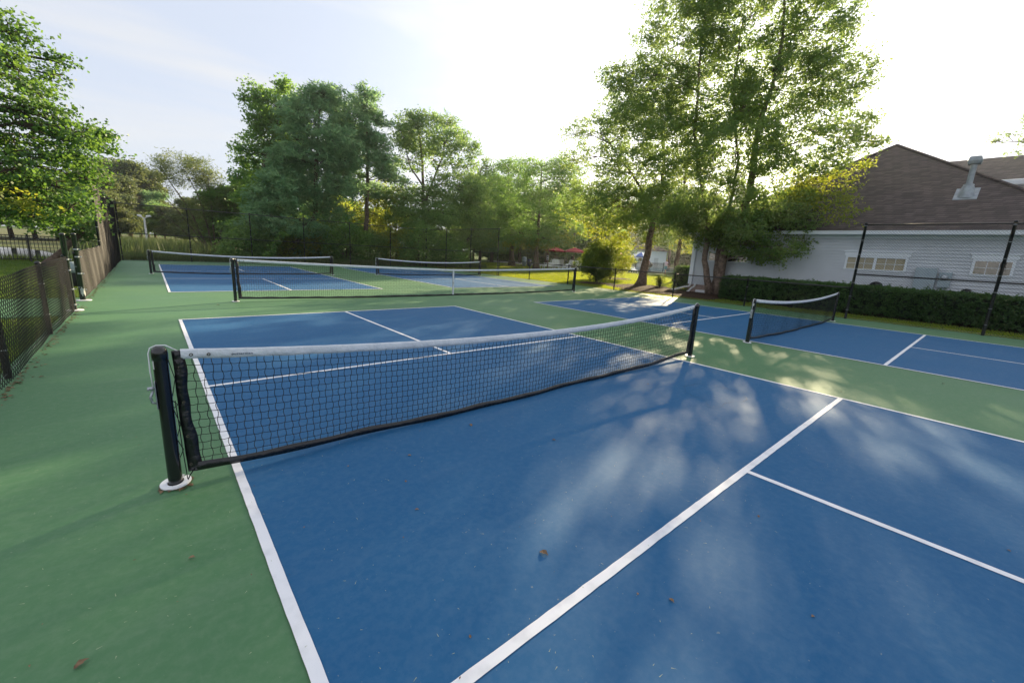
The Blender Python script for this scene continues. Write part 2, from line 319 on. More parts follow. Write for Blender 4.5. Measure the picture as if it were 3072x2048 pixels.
# lawn mulch beds
def blob2d(cx, cy, rx, ry, n=40, jit=.12, seed=0):
    r = np.random.default_rng(seed); ph = r.uniform(0, 6.28, 4); a = np.linspace(0, 2*PI, n, endpoint=False)
    k = 1+jit*(np.sin(2*a+ph[0])*.5+np.sin(3*a+ph[1])*.4+np.sin(5*a+ph[2])*.3)
    return [(cx+rx*k[i]*math.cos(a[i]), cy+ry*k[i]*math.sin(a[i])) for i in range(n)]
def bed(pts, z=-.02, h=.05):
    b = MB(); c = np.mean(pts, 0); n = len(pts)
    V = [(x, y, z) for x, y in pts]+[(c[0]+(x-c[0])*.85, c[1]+(y-c[1])*.85, z+h*.8) for x, y in pts]+[(c[0], c[1], z+h)]
    F = [(i, (i+1) % n, n+(i+1) % n, n+i) for i in range(n)]+[(n+i, n+(i+1) % n, 2*n) for i in range(n)]
    return tag(b.add(V, F).obj('mulch_bed', M['mulch']), kind='structure')
bed([(17.95, 6.3), (18.15, 8), (18.6, 9.8), (19.6, 11.3), (21.4, 12.35), (23.3, 12.6), (24.2, 11.6), (24.2, 10.6), (23.6, 9.9), (22.0, 8.4), (21.95, 7.8), (21.95, 5.2), (20.5, 5.0), (18.6, 5.2)])
bed(blob2d(20.5, 13.1, 1.3, 1.0, seed=1)); bed(blob2d(33.06, 35.8, 1.6, 1.4, seed=2)); bed(blob2d(31.3, 29.7, 1.3, 1.2, seed=3)); bed(blob2d(27.5, 16.6, 1.5, 1.1, seed=4))
st_px = [(2052, 1160), (2085, 1152), (2120, 1152), (2160, 1160), (2200, 1172), (2230, 1186), (2242, 1198), (2232, 1206), (2205, 1206), (2180, 1210), (2160, 1222), (2140, 1226), (2122, 1220), (2120, 1208), (2105, 1196), (2080, 1190), (2058, 1178)]
stp = [gnd(x, y)[:2] for x, y in st_px]; stc = np.mean(stp, 0); ns = len(stp)
SV = []
for i in range(ns*6):
    a_, b_ = stp[i//6], stp[(i//6+1) % ns]; q = a_+(b_-a_)*(i % 6)/6+.008*np.array([math.sin(i*1.3), math.cos(i*.9)]); nrm_ = (stc-q)/np.linalg.norm(stc-q); wd_ = .006+.004*math.sin(i*.37)
    SV += [(q[0], q[1], .0062), (q[0]+nrm_[0]*wd_, q[1]+nrm_[1]*wd_, .0062)]
M['stain'] = mat('dried_puddle_edge', (.008, .062, .150), .6, .2)
mesh('water_stain', SV, [(2*i, 2*i+1, (2*i+3) % (12*ns), (2*i+2) % (12*ns)) for i in range(6*ns)], M['stain'])['kind'] = 'structure'
sheet('hedge_bed', [(19.45, -13), (22, -13), (22, 4.9), (19.45, 4.9)], -.028, M['mulch'])
sheet('pond_water', [(-60, 26.6), (-12, 26.4), (-5.2, 26.7), (-3.9, 28.5), (-4.3, 33), (-5.4, 38), (-7, 43), (-12, 46.5), (-60, 50)], -.028, M['pond'])
sheet('path', [(-16, 11.2), (-3.9, 10.6), (-3.9, 8.0), (-16, 8.6)], -.026, M['deck'])

# ---------------------------------------------------------------- nets
def make_net(name, label, cat, half, ztop_end, sag, cell, group, lettering=False, strap=False, post_h=.905, zb_mid=.006, zb_end=.075):
    R = root(name, (0, 0, 0), label, cat, group)
    hs = half-.085                     # mesh starts inside the posts
    top = lambda x: ztop_end-sag*(1-(abs(x)/half)**2) if not strap else ztop_end-sag*(1-(abs(x)/half)**1.35)
    bot = lambda x: zb_mid+(zb_end-zb_mid)*(abs(x)/half)**3
    bow = lambda x, t: (.012*math.sin(x*2.3)+.010*math.sin(x*5.1))*t
    # posts
    for s in (-1, 1):
        p = MB().lathe([(.0365, 0), (.0365, post_h-.055)], 24, (s*half, 0, 0)).obj('post', M['black'], R, smooth=True)
        cap = MB().lathe([(.0375, post_h-.085), (.0395, post_h-.083), (.040, post_h-.045), (.0385, post_h-.030), (.034, post_h-.017), (.026, post_h-.007), (.014, post_h-.001), (0, post_h)], 24, (s*half, 0, 0)).obj('cap', M['black'], p, smooth=True)
        rb = MB(); n = 28
        for k in range(n):
            if k in (3,): continue
            a0, a1 = 2*PI*k/n, 2*PI*(k+1)/n; v = []
            for a in (a0, a1):
                for r_, z_ in ((.043, .004), (.080, .004), (.080, .011), (.043, .013)):
                    v.append((s*half+r_*math.cos(a), r_*math.sin(a), z_+.008+.006*math.cos(a-1)))
            rb.add(v, [(0, 1, 5, 4), (1, 2, 6, 5), (2, 3, 7, 6), (3, 0, 4, 7)])
        rb.obj('base_ring', M['whitep'], p)
    # ratchet plate and cable on the left post
    x0 = -half
    pl = MB().box(x0-.042, x0-.036, -.022, .022, post_h-.385, post_h-.215).obj('ratchet_plate', M['steel'], R, bevel=.004)
    MB().tube([(x0-.04, 0, post_h-.255), (x0-.075, 0, post_h-.255)], .011, 10).tube([(x0-.070, -.02, post_h-.255), (x0-.070, .02, post_h-.255)], .006, 8).obj('crank', M['steel'], pl, smooth=True)
    MB().tube([(x0-.05, .0, post_h-.27), (x0-.066, 0, post_h-.31), (x0-.060, 0, post_h-.345), (x0-.040, 0, post_h-.35)], .007, 8).obj('pawl_hook', M['steel'], pl, smooth=True)
    MB().tube([(x0-.048, .0, post_h-.26), (x0-.052, 0, post_h-.15), (x0-.050, 0, post_h-.04), (x0-.040, 0, post_h-.008), (x0-.012, 0, post_h+.004), (x0+.03, 0, post_h+.002), (-hs, 0, top(-hs)-.012)], .0035, 8).obj('cable', M['whitep'], R, smooth=True)
    MB().tube([(-x0+.04, .0, post_h-.2), (-x0+.040, 0, post_h-.03), (-x0+.012, 0, post_h+.004), (-x0-.03, 0, post_h+.002), (hs, 0, top(hs)-.012)], .0035, 8).obj('cable', M['whitep'], R, smooth=True)
    st = MB()
    th0 = -2.55
    st.add([(x0+.0372*math.cos(a), .0372*math.sin(a), z) for a in (-3.05, -2.8, -2.55) for z in (post_h-.135, post_h-.085)], [(0, 2, 3, 1), (2, 4, 5, 3)]); st.obj('sticker', M['sticker'], R)
    # head band, double-sided canvas folded over the cable
    n = int(half*2/.045); xs = np.linspace(-hs+.012, hs-.012, n); V = []; F = []
    prof = [(-.0038, -.062), (-.0052, -.036), (-.0058, -.008), (0, .001), (.0058, -.008), (.0052, -.036), (.0038, -.062)]
    for i, x in enumerate(xs):
        wv = .0022*math.sin(x*31)+.0018*math.sin(x*47+1)
        for j, (yy, zz) in enumerate(prof): V.append((x, yy*(1+.22*math.sin(x*23+j)+.14*math.sin(x*61+2*j))+wv, top(x)+zz+(.0015*math.sin(x*19+j) if j in (0, 6) else 0)))
    k = len(prof); F = [(i*k+j, i*k+j+1, (i+1)*k+j+1, (i+1)*k+j) for i in range(n-1) for j in range(k-1)]+[(i*k+k-1, i*k, (i+1)*k, (i+1)*k+k-1) for i in range(n-1)]
    hb = mesh('headband', V, F, M['band'], R, smooth=True)
    for s in (-1, 1):
        for dx in (.062, .150):
            x = s*(hs-dx); z = top(x)-.036
            g = MB()
            for sy in (-1, 1):
                v = [(x+r_*math.cos(2*PI*q/16), sy*(.0082+h_), z+r_*math.sin(2*PI*q/16)) for r_, h_ in ((.0105, 0), (.0095, .0015), (.006, .0015), (.0045, 0)) for q in range(16)]
                g.add(v, [(i*16+q, i*16+(q+1) % 16, (i+1)*16+(q+1) % 16, (i+1)*16+q) for i in range(3) for q in range(16)])
            g.obj('grommet', M['ink'] if False else M['brass'], hb, smooth=True)
    # seam line of the band
    Vp, Fp = polylines(np.array([[(x, sy*.0060, top(x)-.053) for x in xs] for sy in (-1, 1)]), .0008, (0, 1, 0), (0, 0, 1)); mesh('seam', Vp, Fp, M['sticker'], hb)
    # bottom tape
    prof = [(-.006, -.004), (-.010, .020), (-.005, .048), (.005, .048), (.010, .020), (.006, -.004)]; V = []
    for i, x in enumerate(xs):
        for j, (yy, zz) in enumerate(prof): V.append((x, yy+bow(x, 1), bot(x)+zz*(1+.1*math.sin(x*11))))
    k = len(prof); F = [(i*k+j, i*k+(j+1) % k, (i+1)*k+(j+1) % k, (i+1)*k+j) for i in range(n-1) for j in range(k)]
    mesh('bottom_tape', V, F, M['vinyl'], R, smooth=True)
    # side sleeves with grommets and lacing
    for s in (-1, 1):
        V = []; m_ = 26
        for i in range(m_):
            t = i/(m_-1); z = bot(s*hs)+(top(s*hs)-.01-bot(s*hs))*t; wob = .006*math.sin(t*9)+.004*math.sin(t*23+1)
            xa = s*(hs+.030-.012*(1-t)**2)+wob*.3; xb = s*(hs-.026-.030*(1-t)**1.5)-s*wob
            for xx, yy in ((xa, -.006), ((xa+xb)/2, -.012-.004*math.sin(t*31)), (xb, -.006), (xb, .006), ((xa+xb)/2, .012), (xa, .006)): V.append((xx, yy+.004*math.sin(t*14), z))
        F = [(i*6+j, i*6+(j+1) % 6, (i+1)*6+(j+1) % 6, (i+1)*6+j) for i in range(m_-1) for j in range(6)]+[(0, 1, 2, 3, 4, 5), tuple((m_-1)*6+j for j in range(6))]
        sv = mesh('side_sleeve', V, F, M['vinyl'], R, smooth=True)
        for t in (.86, .58, .30, .06):
            z = bot(s*hs)+(top(s*hs)-bot(s*hs))*t; x = s*(hs+.0)
            g = MB()
            v = [(x+r_*math.cos(2*PI*q/14), -.0135-h_, z+r_*math.sin(2*PI*q/14)) for r_, h_ in ((.009, 0), (.008, .0015), (.005, .0015), (.004, 0)) for q in range(14)]
            g.add(v, [(i*14+q, i*14+(q+1) % 14, (i+1)*14+(q+1) % 14, (i+1)*14+q) for i in range(3) for q in range(14)]); g.obj('grommet', M['brass'], sv, smooth=True)
        lc = MB(); zz = [.83, .56, .50, .30, .16]
        for q in range(len(zz)-1):
            lc.tube([(s*(half-.034), -.012, zz[q]*post_h/.905), (s*(hs+.028), -.010, (zz[q]+zz[q+1])/2*post_h/.905), (s*(half-.032), .014, zz[q+1]*post_h/.905)], .0025, 5)
        lc.tube([(s*(half-.045), -.02, .56), (s*(half-.050), -.022, .40), (s*(half-.052), -.02, .25), (s*(half-.060), -.02, .03)], .0028, 5)
        lc.tube([(s*(hs-.02), -.012, bot(hs)+.02), (s*(hs+.01), -.015, .05), (s*(half-.062), -.018, .022)], .0035, 5)
        lc.obj('lacing_cord', M['cord'], R)
    # mesh of cords
    nx = int(round((2*hs-.05)/cell)); kx = np.linspace(-hs+.02, hs-.02, nx+1)
    nz_ = int(round((ztop_end-sag*.6-.1)/cell)); H = []; Vv = []
    def node(x, t):
        a = bot(x)+.03; b = top(x)-.05; return np.array([x, bow(x, 1-t), a+(b-a)*t])
    for j in range(1, nz_):
        t = j/nz_; row = []
        for i in range(nx):
            for q in range(2):
                x = kx[i]+(kx[i+1]-kx[i])*q/2; p_ = node(x, t); sg = 1 if (i+j) % 2 else -1
                p_[2] += (-.0022 if q == 1 else 0)+sg*.0012; p_[0] += sg*.0008; row.append(p_)
        row.append(node(kx[-1], t)); H.append(row)
    for i in range(nx+1):
        col = []
        for j in range(nz_*4+1):
            t = j/(nz_*4); p_ = node(kx[i], t); ph = j % 4; sg = 1 if ((j//4)+i) % 2 else -1
            amp = {0: 0, 1: .8, 2: 1, 3: .8}[ph]*.0045*cell/.048
            p_[0] += sg*amp+.0012*math.sin(i*1.7+j); col.append(p_)
        Vv.append(col)
    a = polylines(H, .0023, (0, 1, 0), (0, 0, 1)); b = polylines(Vv, .0024, (1, 0, 0), (0, 1, 0))
    kn = np.array([node(kx[i], j/nz_) for i in range(nx+1) for j in range(1, nz_)])
    oc = np.array([(1, 0, 0), (-1, 0, 0), (0, 1, 0), (0, -1, 0), (0, 0, 1), (0, 0, -1)])*.0042
    KV = (kn[:, None]+oc[None]).reshape(-1, 3); tri = np.array([(0, 2, 4, 4), (2, 1, 4, 4), (1, 3, 4, 4), (3, 0, 4, 4), (2, 0, 5, 5), (1, 2, 5, 5), (3, 1, 5, 5), (0, 3, 5, 5)])
    V, F = joinVF([a, b]); mesh('netting', V, F, M['cord'], R)
    ks = MB(); KF = (np.arange(len(kn))[:, None, None]*6+np.array([(0, 2, 4), (2, 1, 4), (1, 3, 4), (3, 0, 4), (2, 0, 5), (1, 2, 5), (3, 1, 5), (0, 3, 5)])[None]).reshape(-1, 3)
    mesh('knots', KV, KF, M['cord'], R)
    if strap:
        b = MB().box(-.026, .026, -.013, -.009, .05, top(0)+.004).box(-.026, .026, .009, .013, .05, top(0)+.004).box(-.026, .026, -.013, .013, top(0)+.002, top(0)+.006).box(-.03, .03, -.012, .012, .03, .065)
        b.obj('centre_strap', M['band'], R)
        MB().box(-.018, .018, -.016, -.0135, .40, .46).obj('buckle', M['steel'], R)
    if lettering:
        cu = bpy.data.curves.new('lettering', 'FONT'); cu.body = 'putterman'; cu.size = .034; cu.extrude = .0003; cu.offset = .0004; cu.space_character = 1.08; cu.align_x = 'LEFT'
        to = bpy.data.objects.new('tmp_text', cu); C.objects.link(to); dg = bpy.context.evaluated_depsgraph_get(); me = bpy.data.meshes.new_from_object(to.evaluated_get(dg)); bpy.data.objects.remove(to)
        me.materials.clear(); me.materials.append(M['ink'])
        o = bpy.data.objects.new('lettering', me); C.objects.link(o); o.parent = hb
        xw = max(v.co.x for v in me.vertices); sc = .118/xw
        for v in me.vertices:
            x, y, z = v.co; X = -3.37+.325+x*sc; v.co = (X, -.0086-z+(.0022*math.sin(X*31)+.0018*math.sin(X*47+1)), top(X)-.043+y*sc*.75)
    return R
G = 'pickleball nets on the four blue courts'
net = make_net('pickleball_net', 'large pickleball net in the foreground with white lettered headband and black posts', 'net', 3.40, .885, .155, .0485, G, lettering=True)
net.location = (3.095, .055, 0)
net2 = make_net('pickleball_net', 'sagging pickleball net at right with its far post near the hedge', 'net', 3.40, .905, .135, .0485, G)
net2.location = (12.30, .03, 0)
n3 = dup(net2, None, (3.09, 18.35, 0), label='pickleball net on the far left court, nearest the tall left fence corner', group=G)
n4 = dup(net2, None, (12.18, 18.45, 0), label='smallest pickleball net, at the back right seen past the tennis net centre', group=G)
tn = make_net('tennis_net', 'long full width tennis net with a white centre strap standing on the green strip', 'net', 6.34, 1.045, .155, .052, None, strap=True, post_h=1.065)
tn.location = (7.56, 9.1, 0)

# ---------------------------------------------------------------- chain-link fences
def chainlink(p0, p1, h, z0=.012, side=0, W=.036, r=.0028):
    p0 = np.array(p0, float); p1 = np.array(p1, float); d = p1-p0; Lh = np.linalg.norm(d); d /= Lh; nrm = np.array([-d[1], d[0]])
    n = int(Lh/W); k = int((h-z0)/W)
    i = np.arange(n)[:, None]; j = np.arange(k+1)[None]
    al = (i+.5)*W+np.where((i+j) % 2 == 0, W/2, -W/2)+0*j
    wob = .008*np.sin(al*1.7)+.006*np.sin(al*4.1+j*.1)+side
    X = p0[0]+d[0]*al+nrm[0]*wob; Y = p0[1]+d[1]*al+nrm[1]*wob; Z = z0+j*W+0*i+.01*np.sin(al*.9)
    P = np.stack([X, Y, Z+0*X], -1)
    return polylines(P, r, (d[0], d[1], 0), (nrm[0], nrm[1], 0))
def fence_run(label, pts, h, rail=True, mid=None, mesh_side=0, post_r=.030, name='chain_link_fence', post_top=.04, cat='fence', W=.036, wr=.0028, bottom=None):
    a = np.array(pts[0]); b = np.array(pts[-1])
    R = root(name, (a[0], a[1], 0), label, cat); org = (a[0], a[1], 0)
    d = (b-a)/np.linalg.norm(b-a)
    for p in pts:
        m = MB().lathe([(post_r, 0), (post_r, h+post_top), (post_r+.006, h+post_top), (post_r+.005, h+post_top+.018), (post_r*.5, h+post_top+.04), (0, h+post_top+.045)], 12, (p[0], p[1], 0)).obj('post', M['post'], R, org, True)
        tb = MB()
        for z in np.arange(.3, h, .45): tb.lathe([(post_r+.001, z-.006), (post_r+.003, z-.006), (post_r+.003, z+.006), (post_r+.001, z+.006)], 10, (p[0], p[1], 0))
        tb.obj('tie_band', M['steel'], m, org)
    for z, nm in ((h, 'top_rail'),)*(1 if rail else 0)+(((mid, 'mid_rail'),) if mid else ()):
        MB().tube([(a[0], a[1], z), (b[0], b[1], z)], .022, 10).obj(nm, M['post'], R, org, True)
    V, F = chainlink(a, b, h+.01, side=mesh_side, W=W, r=wr); mesh('wire_mesh', V, F, M['fence'], R, org)
    MB().tube([(a[0], a[1], .05), (b[0], b[1], .05)], .003, 5).obj('tension_wire', M['steel'], R, org)
    return R
XR = 17.2; XL = -1.53; YB = 28.35
fence_run('low black chain-link fence at the left edge, nearest the camera, ending at the gate gap', [(XL, y) for y in (8.45, 5.95, 3.4, .8)], 1.05, rail=False, mesh_side=.035, post_top=-.02, wr=.0034, W=.038)
fence_run('low black chain-link fence on the left between the gate gap and the tall section', [(XL, y) for y in (10.06, 12.9, 15.8, 18.7)], 1.05, rail=False, mesh_side=-.035, post_top=-.02, wr=.0032)
fence_run('tall black chain-link fence on the left, seen edge on, reaching the back corner', [(XL, y) for y in (16.6, 19.5, 22.5, 25.4, YB)], 3.02, mid=1.47, mesh_side=-.035, wr=.0032)
fence_run('tall black chain-link fence across the back in front of the woods', [(XL+(XR-XL)*i/6, YB) for i in range(1, 7)][::-1]+[(XL+.1, YB)], 3.02, mid=1.47, mesh_side=-.03)
fence_run('tall black chain-link fence at the back right corner beside the lawn trees', [(XR, y) for y in (YB-.1, 25.2, 21.9, 18.75)], 3.02, mid=1.47, mesh_side=-.03)
fence_run('low black chain-link fence along the right side of the courts with a top rail', [(XR, y) for y in (18.6, 15.6, 12.45, 9.35, 6.2, 3.2, 0)], 1.02, rail=True, mesh_side=-.03)
fence_run('tall black chain-link fence at the right edge in front of the white building', [(XR, y) for y in (0, -3.1, -6.2, -9.3)], 3.03, mid=1.47, mesh_side=-.03, post_r=.038, wr=.0030)
# gate posts
for y, lab in ((8.45, 'nearer black gate post with grey bands on the left fence opening'), (10.06, 'farther black gate post with a white base ring and peeling patch')):
    R = root('gate_post', (XL+.03, y, 0), lab, 'post', 'gate posts of the left fence')
    MB().lathe([(.039, 0), (.039, 1.42), (.042, 1.42), (.040, 1.45), (.02, 1.468), (0, 1.47)], 18).obj('pole', M['black'], R, smooth=True)
    MB().lathe([(.05, .004), (.13, .004), (.13, .016), (.05, .02)], 24, (.0, 0, .004)).obj('base_ring', M['whitep'], R, smooth=False)
    for z in ((.12, .42, .78, .98) if y < 9 else (.25, .6, .96, 1.12)):
        MB().lathe([(.0395, z-.012), (.044, z-.012), (.044, z+.012), (.0395, z+.012)], 18).box(.04, .075, -.01, .01, z-.01, z+.01).obj('tension_band', M['steel'], R)
    if y > 9:
        MB().add([(.0402*math.cos(q), .0402*math.sin(q), z) for q in (-2.2, -1.6, -1.0, -.4, .1) for z in (.13+.03*math.sin(q*5), .27+.04*math.sin(q*3))], [(i*2, i*2+2, i*2+3, i*2+1) for i in range(4)]).obj('bare_patch', M['sticker'], R)
# iron picket fences
def picket(label, a, b, h, step=.115, pan=2.4, name='iron_fence', pw_=.062, kw_=.018):
    a = np.array(a, float); b = np.array(b, float); Lh = np.linalg.norm(b-a); d = (b-a)/Lh; R = root(name, (a[0], a[1], 0), label, 'fence'); org = (a[0], a[1], 0)
    ang = math.atan2(d[1], d[0])
    def bx(m, s, w, z0, z1, l=None):
        p = a+d*s; Mx = Matrix.Translation((p[0], p[1], 0)) @ Matrix.Rotation(ang, 4, 'Z'); m.box(-(l or w)/2, (l or w)/2, -w/2, w/2, z0, z1, Mx)
    n = int(Lh/pan)
    for i in range(n+1):
        m = MB(); bx(m, i*Lh/n, pw_, 0, h+.05); bx(m, i*Lh/n, pw_+.013, h+.05, h+.07); m.obj('post', M['post'], R, org)
    pk = MB()
    for s in np.arange(step, Lh, step): bx(pk, s, kw_, .08, h-.02)
    pk.obj('pickets', M['post'], R, org)
    for z in (.12, h-.15, h-.02):
        m = MB(); bx(m, Lh/2, .028, z-.015, z+.015, Lh); m.obj('rail', M['post'], R, org)
    return R
picket('black iron picket fence in front of the pond at the far left', (-19.0, 25.3), (-1.9, 25.3), 1.16, pan=2.4)
picket('black iron picket fence in front of the swimming pool', (42.3, 31.5), (60.5, 27.2), 1.25, step=.17, pan=2.5, pw_=.10, kw_=.038)
picket('black iron picket fence seen through the back fence, before the dark woods', (19.2, 33.8), (24.6, 34.8), 1.3, step=.13, pan=2.6)

# ---------------------------------------------------------------- main building
WX = 22.0; YL = 7.92; YR = -18.0
Hs = root('clubhouse', (WX, 0, 0), 'long white lap-sided building with brown hip roof behind the hedge on the right', 'building'); org = (WX, 0, 0)
wl = MB()
openings = [(5.15, 7.04, 1.72, 2.10), (-.60, 1.20, 1.68, 2.13), (-3.30, -2.44, 1.70, 2.15)]
lap = .122; z = .42
def yspans(z0, z1):
    cuts = sorted([(a, b) for a, b, c, d_ in openings if not (z1 <= c or z0 >= d_)]); s = YR; outp = []
    for a, b in cuts: outp.append((s, a)); s = b
    outp.append((s, YL)); return outp
while z < 3.12:
    z1 = min(z+lap, 3.12)
    for a, b in yspans(z, z1):
        wl.add([(WX-.032, a, z), (WX-.032, b, z), (WX-.004, b, z1), (WX-.004, a, z1)], [(0, 1, 2, 3)]).add([(WX-.032, a, z), (WX-.032, b, z), (WX-.004, b, z), (WX-.004, a, z)], [(3, 2, 1, 0)])
        # end wall
    wl.add([(WX-.004, YL+.020, z), (WX+14, YL+.020, z), (WX+14, YL+.004, z1), (WX-.004, YL+.004, z1)], [(0, 1, 2, 3)])
    z = z1
wl.obj('siding', M['siding'], Hs, org)
MB().box(WX+.012, WX+13.9, YR, YL-.012, .0, 3.12).obj('wall_core', M['siding'], Hs, org)
MB().box(WX-.012, WX+14.0, YR, YL+.012, -.05, .42).obj('brick_foundation', M['brick'], Hs, org)
cb = MB().box(WX-.046, WX+.06, YL-.10, YL+.036, .42, 3.12); cb.obj('corner_board', M['trim'], Hs, org)
MB().box(WX-.36, WX+14.3, YR-.35, YL+.36, 3.08, 3.13).obj('soffit', M['trim'], Hs, org)
MB().box(WX-.044, WX-.030, YR, YL-.11, 2.90, 3.08).obj('frieze_board', M['trim'], Hs, org)
gt = MB().box(WX-.47, WX-.36, YR-.4, YL+.36, 3.06, 3.17).box(WX-.49, WX-.47, YR-.4, YL+.37, 3.145, 3.175).box(WX-.46, WX-.37, YR, YL+.34, 3.03, 3.06); gt.obj('gutter', M['trim'], Hs, org)
ex0, ey0, ey1 = WX-.40, YL+.38, -5.4; ap = (28.2, 1.45, 7.72)
rf = MB().add([(ex0, ey0, 3.17), (ex0, ey1, 3.17), ap, (60, 1.45, 7.72), (60, ey0, 3.17)], [(0, 1, 2), (0, 2, 3, 4)])
rf.add([(ex0, ey1, 3.17), (60, ey1-4, 3.17), (60, 1.45, 7.72), ap], [(0, 1, 2, 3)])
rf.add([(ex0, ey1, 3.17), (ex0, YR-.3, 3.17), (ex0+9, YR-.3, 6.5), (ex0+9, ey1+2.0, 6.5)], [(0, 1, 2, 3)])
rfo = rf.obj('roof', M['shingle'], Hs, org)
for a, b in (((ex0, ey0, 3.19), ap), ((ex0, ey1, 3.19), ap)): MB().tube([a, (ap[0], ap[1], ap[2]+.02)], .07, 6).obj('hip_cap', M['shingle'], rfo, org)
MB().tube([ap, (60, 1.45, 7.74)], .07, 6).obj('ridge_cap', M['shingle'], rfo, org)
# windows
def window(y0, y1, z0, z1, n, pm, cols=3):
    W_ = MB(); t = .075
    W_.box(WX-.050, WX-.002, y0-t, y1+t, z1, z1+t*1.0).box(WX-.050, WX-.002, y0-t, y1+t, z0-t, z0).box(WX-.050, WX-.002, y0-t, y0, z0, z1).box(WX-.050, WX-.002, y1, y1+t, z0, z1)
    fr = W_.obj('window', M['trim'], Hs, org)
    MB().box(WX-.060, WX-.021, y0-t-.05, y1+t+.05, z1+t+.002, z1+t+.15).box(WX-.085, WX-.021, y0-t-.09, y1+t+.09, z1+t+.152, z1+t+.185).obj('head_trim', M['trim'], fr, org)
    MB().box(WX-.070, WX-.046, y0-t, y1+t, z0-.028, z0).obj('sill', M['trim'], fr, org)
    pw = (y1-y0)/n
    for i in range(n):
        a = y0+i*pw+(.045 if i else 0); b = y0+(i+1)*pw-(.045 if i < n-1 else 0)
        MB().box(WX-.004, WX+.002, a, b, z0, z1).obj('pane', pm, fr, org)
        g = MB()
        for q in range(1, cols): yy = a+(b-a)*q/cols; g.box(WX-.016, WX-.0045, yy-.008, yy+.008, z0, z1)
        g.box(WX-.017, WX-.0045, a, b, (z0+z1)/2-.008, (z0+z1)/2+.008); g.obj('grille', M['trim'], fr, org)
        if i < n-1: MB().box(WX-.040, WX-.004, b, b+.09, z0, z1).obj('mullion', M['trim'], fr, org)
window(5.15, 7.04, 1.72, 2.10, 2, M['pane'], 2); window(-.60, 1.20, 1.68, 2.13, 2, M['blinds']); window(-3.30, -2.44, 1.70, 2.15, 1, M['pane'])
# downspout, drain hoses, meter box
dsp = MB().box(WX-.11, WX-.036, YL-.20, YL-.11, .42, 2.80); dsp.add([], []); dsp.tube([(WX-.41, YL-.155, 3.03), (WX-.40, YL-.155, 2.95), (WX-.08, YL-.155, 2.82), (WX-.075, YL-.155, 2.7)], .045, 6); dsp.obj('downspout', M['trim'], Hs, org)
for (yy, ex, ey) in ((YL-.155, 21.75, 8.75), (YL-.42, 21.50, 7.72)):
    pth = [(WX-.09, yy, .48), (WX-.12, yy, .38), (WX-.20, yy, .30), (WX-.32, yy+(ey-yy)*.25, .24), (WX-.40, yy+(ey-yy)*.5, .14), (WX-.38, yy+(ey-yy)*.75, .06), (ex, ey, .02)]
    P_ = []; R_ = []
    for i in range(len(pth)-1):
        for q in range(6):
            t = q/6; P_.append(np.array(pth[i])*(1-t)+np.array(pth[i+1])*t); R_.append(.050 if q % 2 else .040)
    R = root('drain_hose', (WX-.1, yy, 0), 'white corrugated drain hose %s at the foot of the building corner' % ('curling left' if ey > 8 else 'bending forward'), 'hose', 'drain hoses at the building corner')
    MB().tube(P_, R_, 10).obj('hose', M['whitep'], R, (WX-.1, yy, 0), True)
MB().box(WX-.20, WX-.022, -1.56, -.97, .62, 1.84).obj('cabinet', M['greybox'], tag(root('electrical_cabinet', (WX, -1.26, 0), 'tall grey electrical cabinet on the white wall above the hedge', 'electrical box')), (WX, -1.26, 0), bevel=.01)
cabr = [o for o in bpy.data.objects if o.name == 'electrical_cabinet'][0]
MB().box(WX-.206, WX-.2, -1.50, -1.03, .68, 1.78).obj('door', M['greybox'], cabr, (WX, -1.26, 0)); MB().box(WX-.225, WX-.206, -1.47, -1.44, 1.15, 1.25).obj('handle', M['steel'], cabr, (WX, -1.26, 0))
mr_ = root('electric_meter', (WX, -1.76, 0), 'round glass electric meter on a grey box right of the tall cabinet', 'electric meter')
MB().box(WX-.12, WX-.022, -1.96, -1.62, 1.15, 1.70).obj('box', M['greybox'], mr_, (WX, -1.76, 0), bevel=.008)
MB().tube([(WX-.12, -1.78, 1.52), (WX-.20, -1.78, 1.52), (WX-.215, -1.78, 1.52)], [.10, .095, .06], 18).obj('dial', M['steel'], mr_, (WX, -1.76, 0), True)
MB().tube([(WX-.05, -1.8, 1.15), (WX-.05, -1.8, .2)], .03, 8).obj('conduit', M['greybox'], mr_, (WX, -1.76, 0))
for y_, z_, r_, lab in ((.1, 1.02, .22, 'dark dome vent beside the tall cabinet, showing over the hedge'), (-2.42, 1.06, .13, 'small dark vent hood under the single window, showing over the hedge')):
    V_ = [(r_*math.cos(a), z) for a, z in ((0, 0),)]
    R = root('vent_hood', (WX-.02, y_, z_), lab, 'vent')
    m = MB(); m.add([(-.30*math.sin(t)*r_/.22, r_*math.cos(t)*math.cos(p_), r_*.85*math.sin(p_)) for t in (0, .5, 1, 1.5) for p_ in np.linspace(-.4, PI+.4, 12)], [(i*12+j, i*12+j+1, (i+1)*12+j+1, (i+1)*12+j) for i in range(3) for j in range(11)])
    m.lathe([(0, 0), (r_, 0)], 12); m.obj('hood', M['dark'], R, smooth=True)
cf = root('security_camera', (WX-.1, 7.62, 2.84), 'small dark camera under the eave near the building corner', 'camera'); MB().box(-.02, .08, -.03, .03, 0, .05).tube([(0, 0, -.02), (-.06, 0, -.05)], .035, 10).obj('body', M['dark'], cf)
vb = root('crawl_vent', (WX-.05, 7.15, .02), 'small white vent block at the foot of the brick foundation', 'vent'); MB().box(-.09, .03, -.28, .28, 0, .13).box(-.11, -.09, -.26, .26, .02, .05).box(-.11, -.09, -.26, .26, .08, .11).obj('block', M['whitep'], vb)
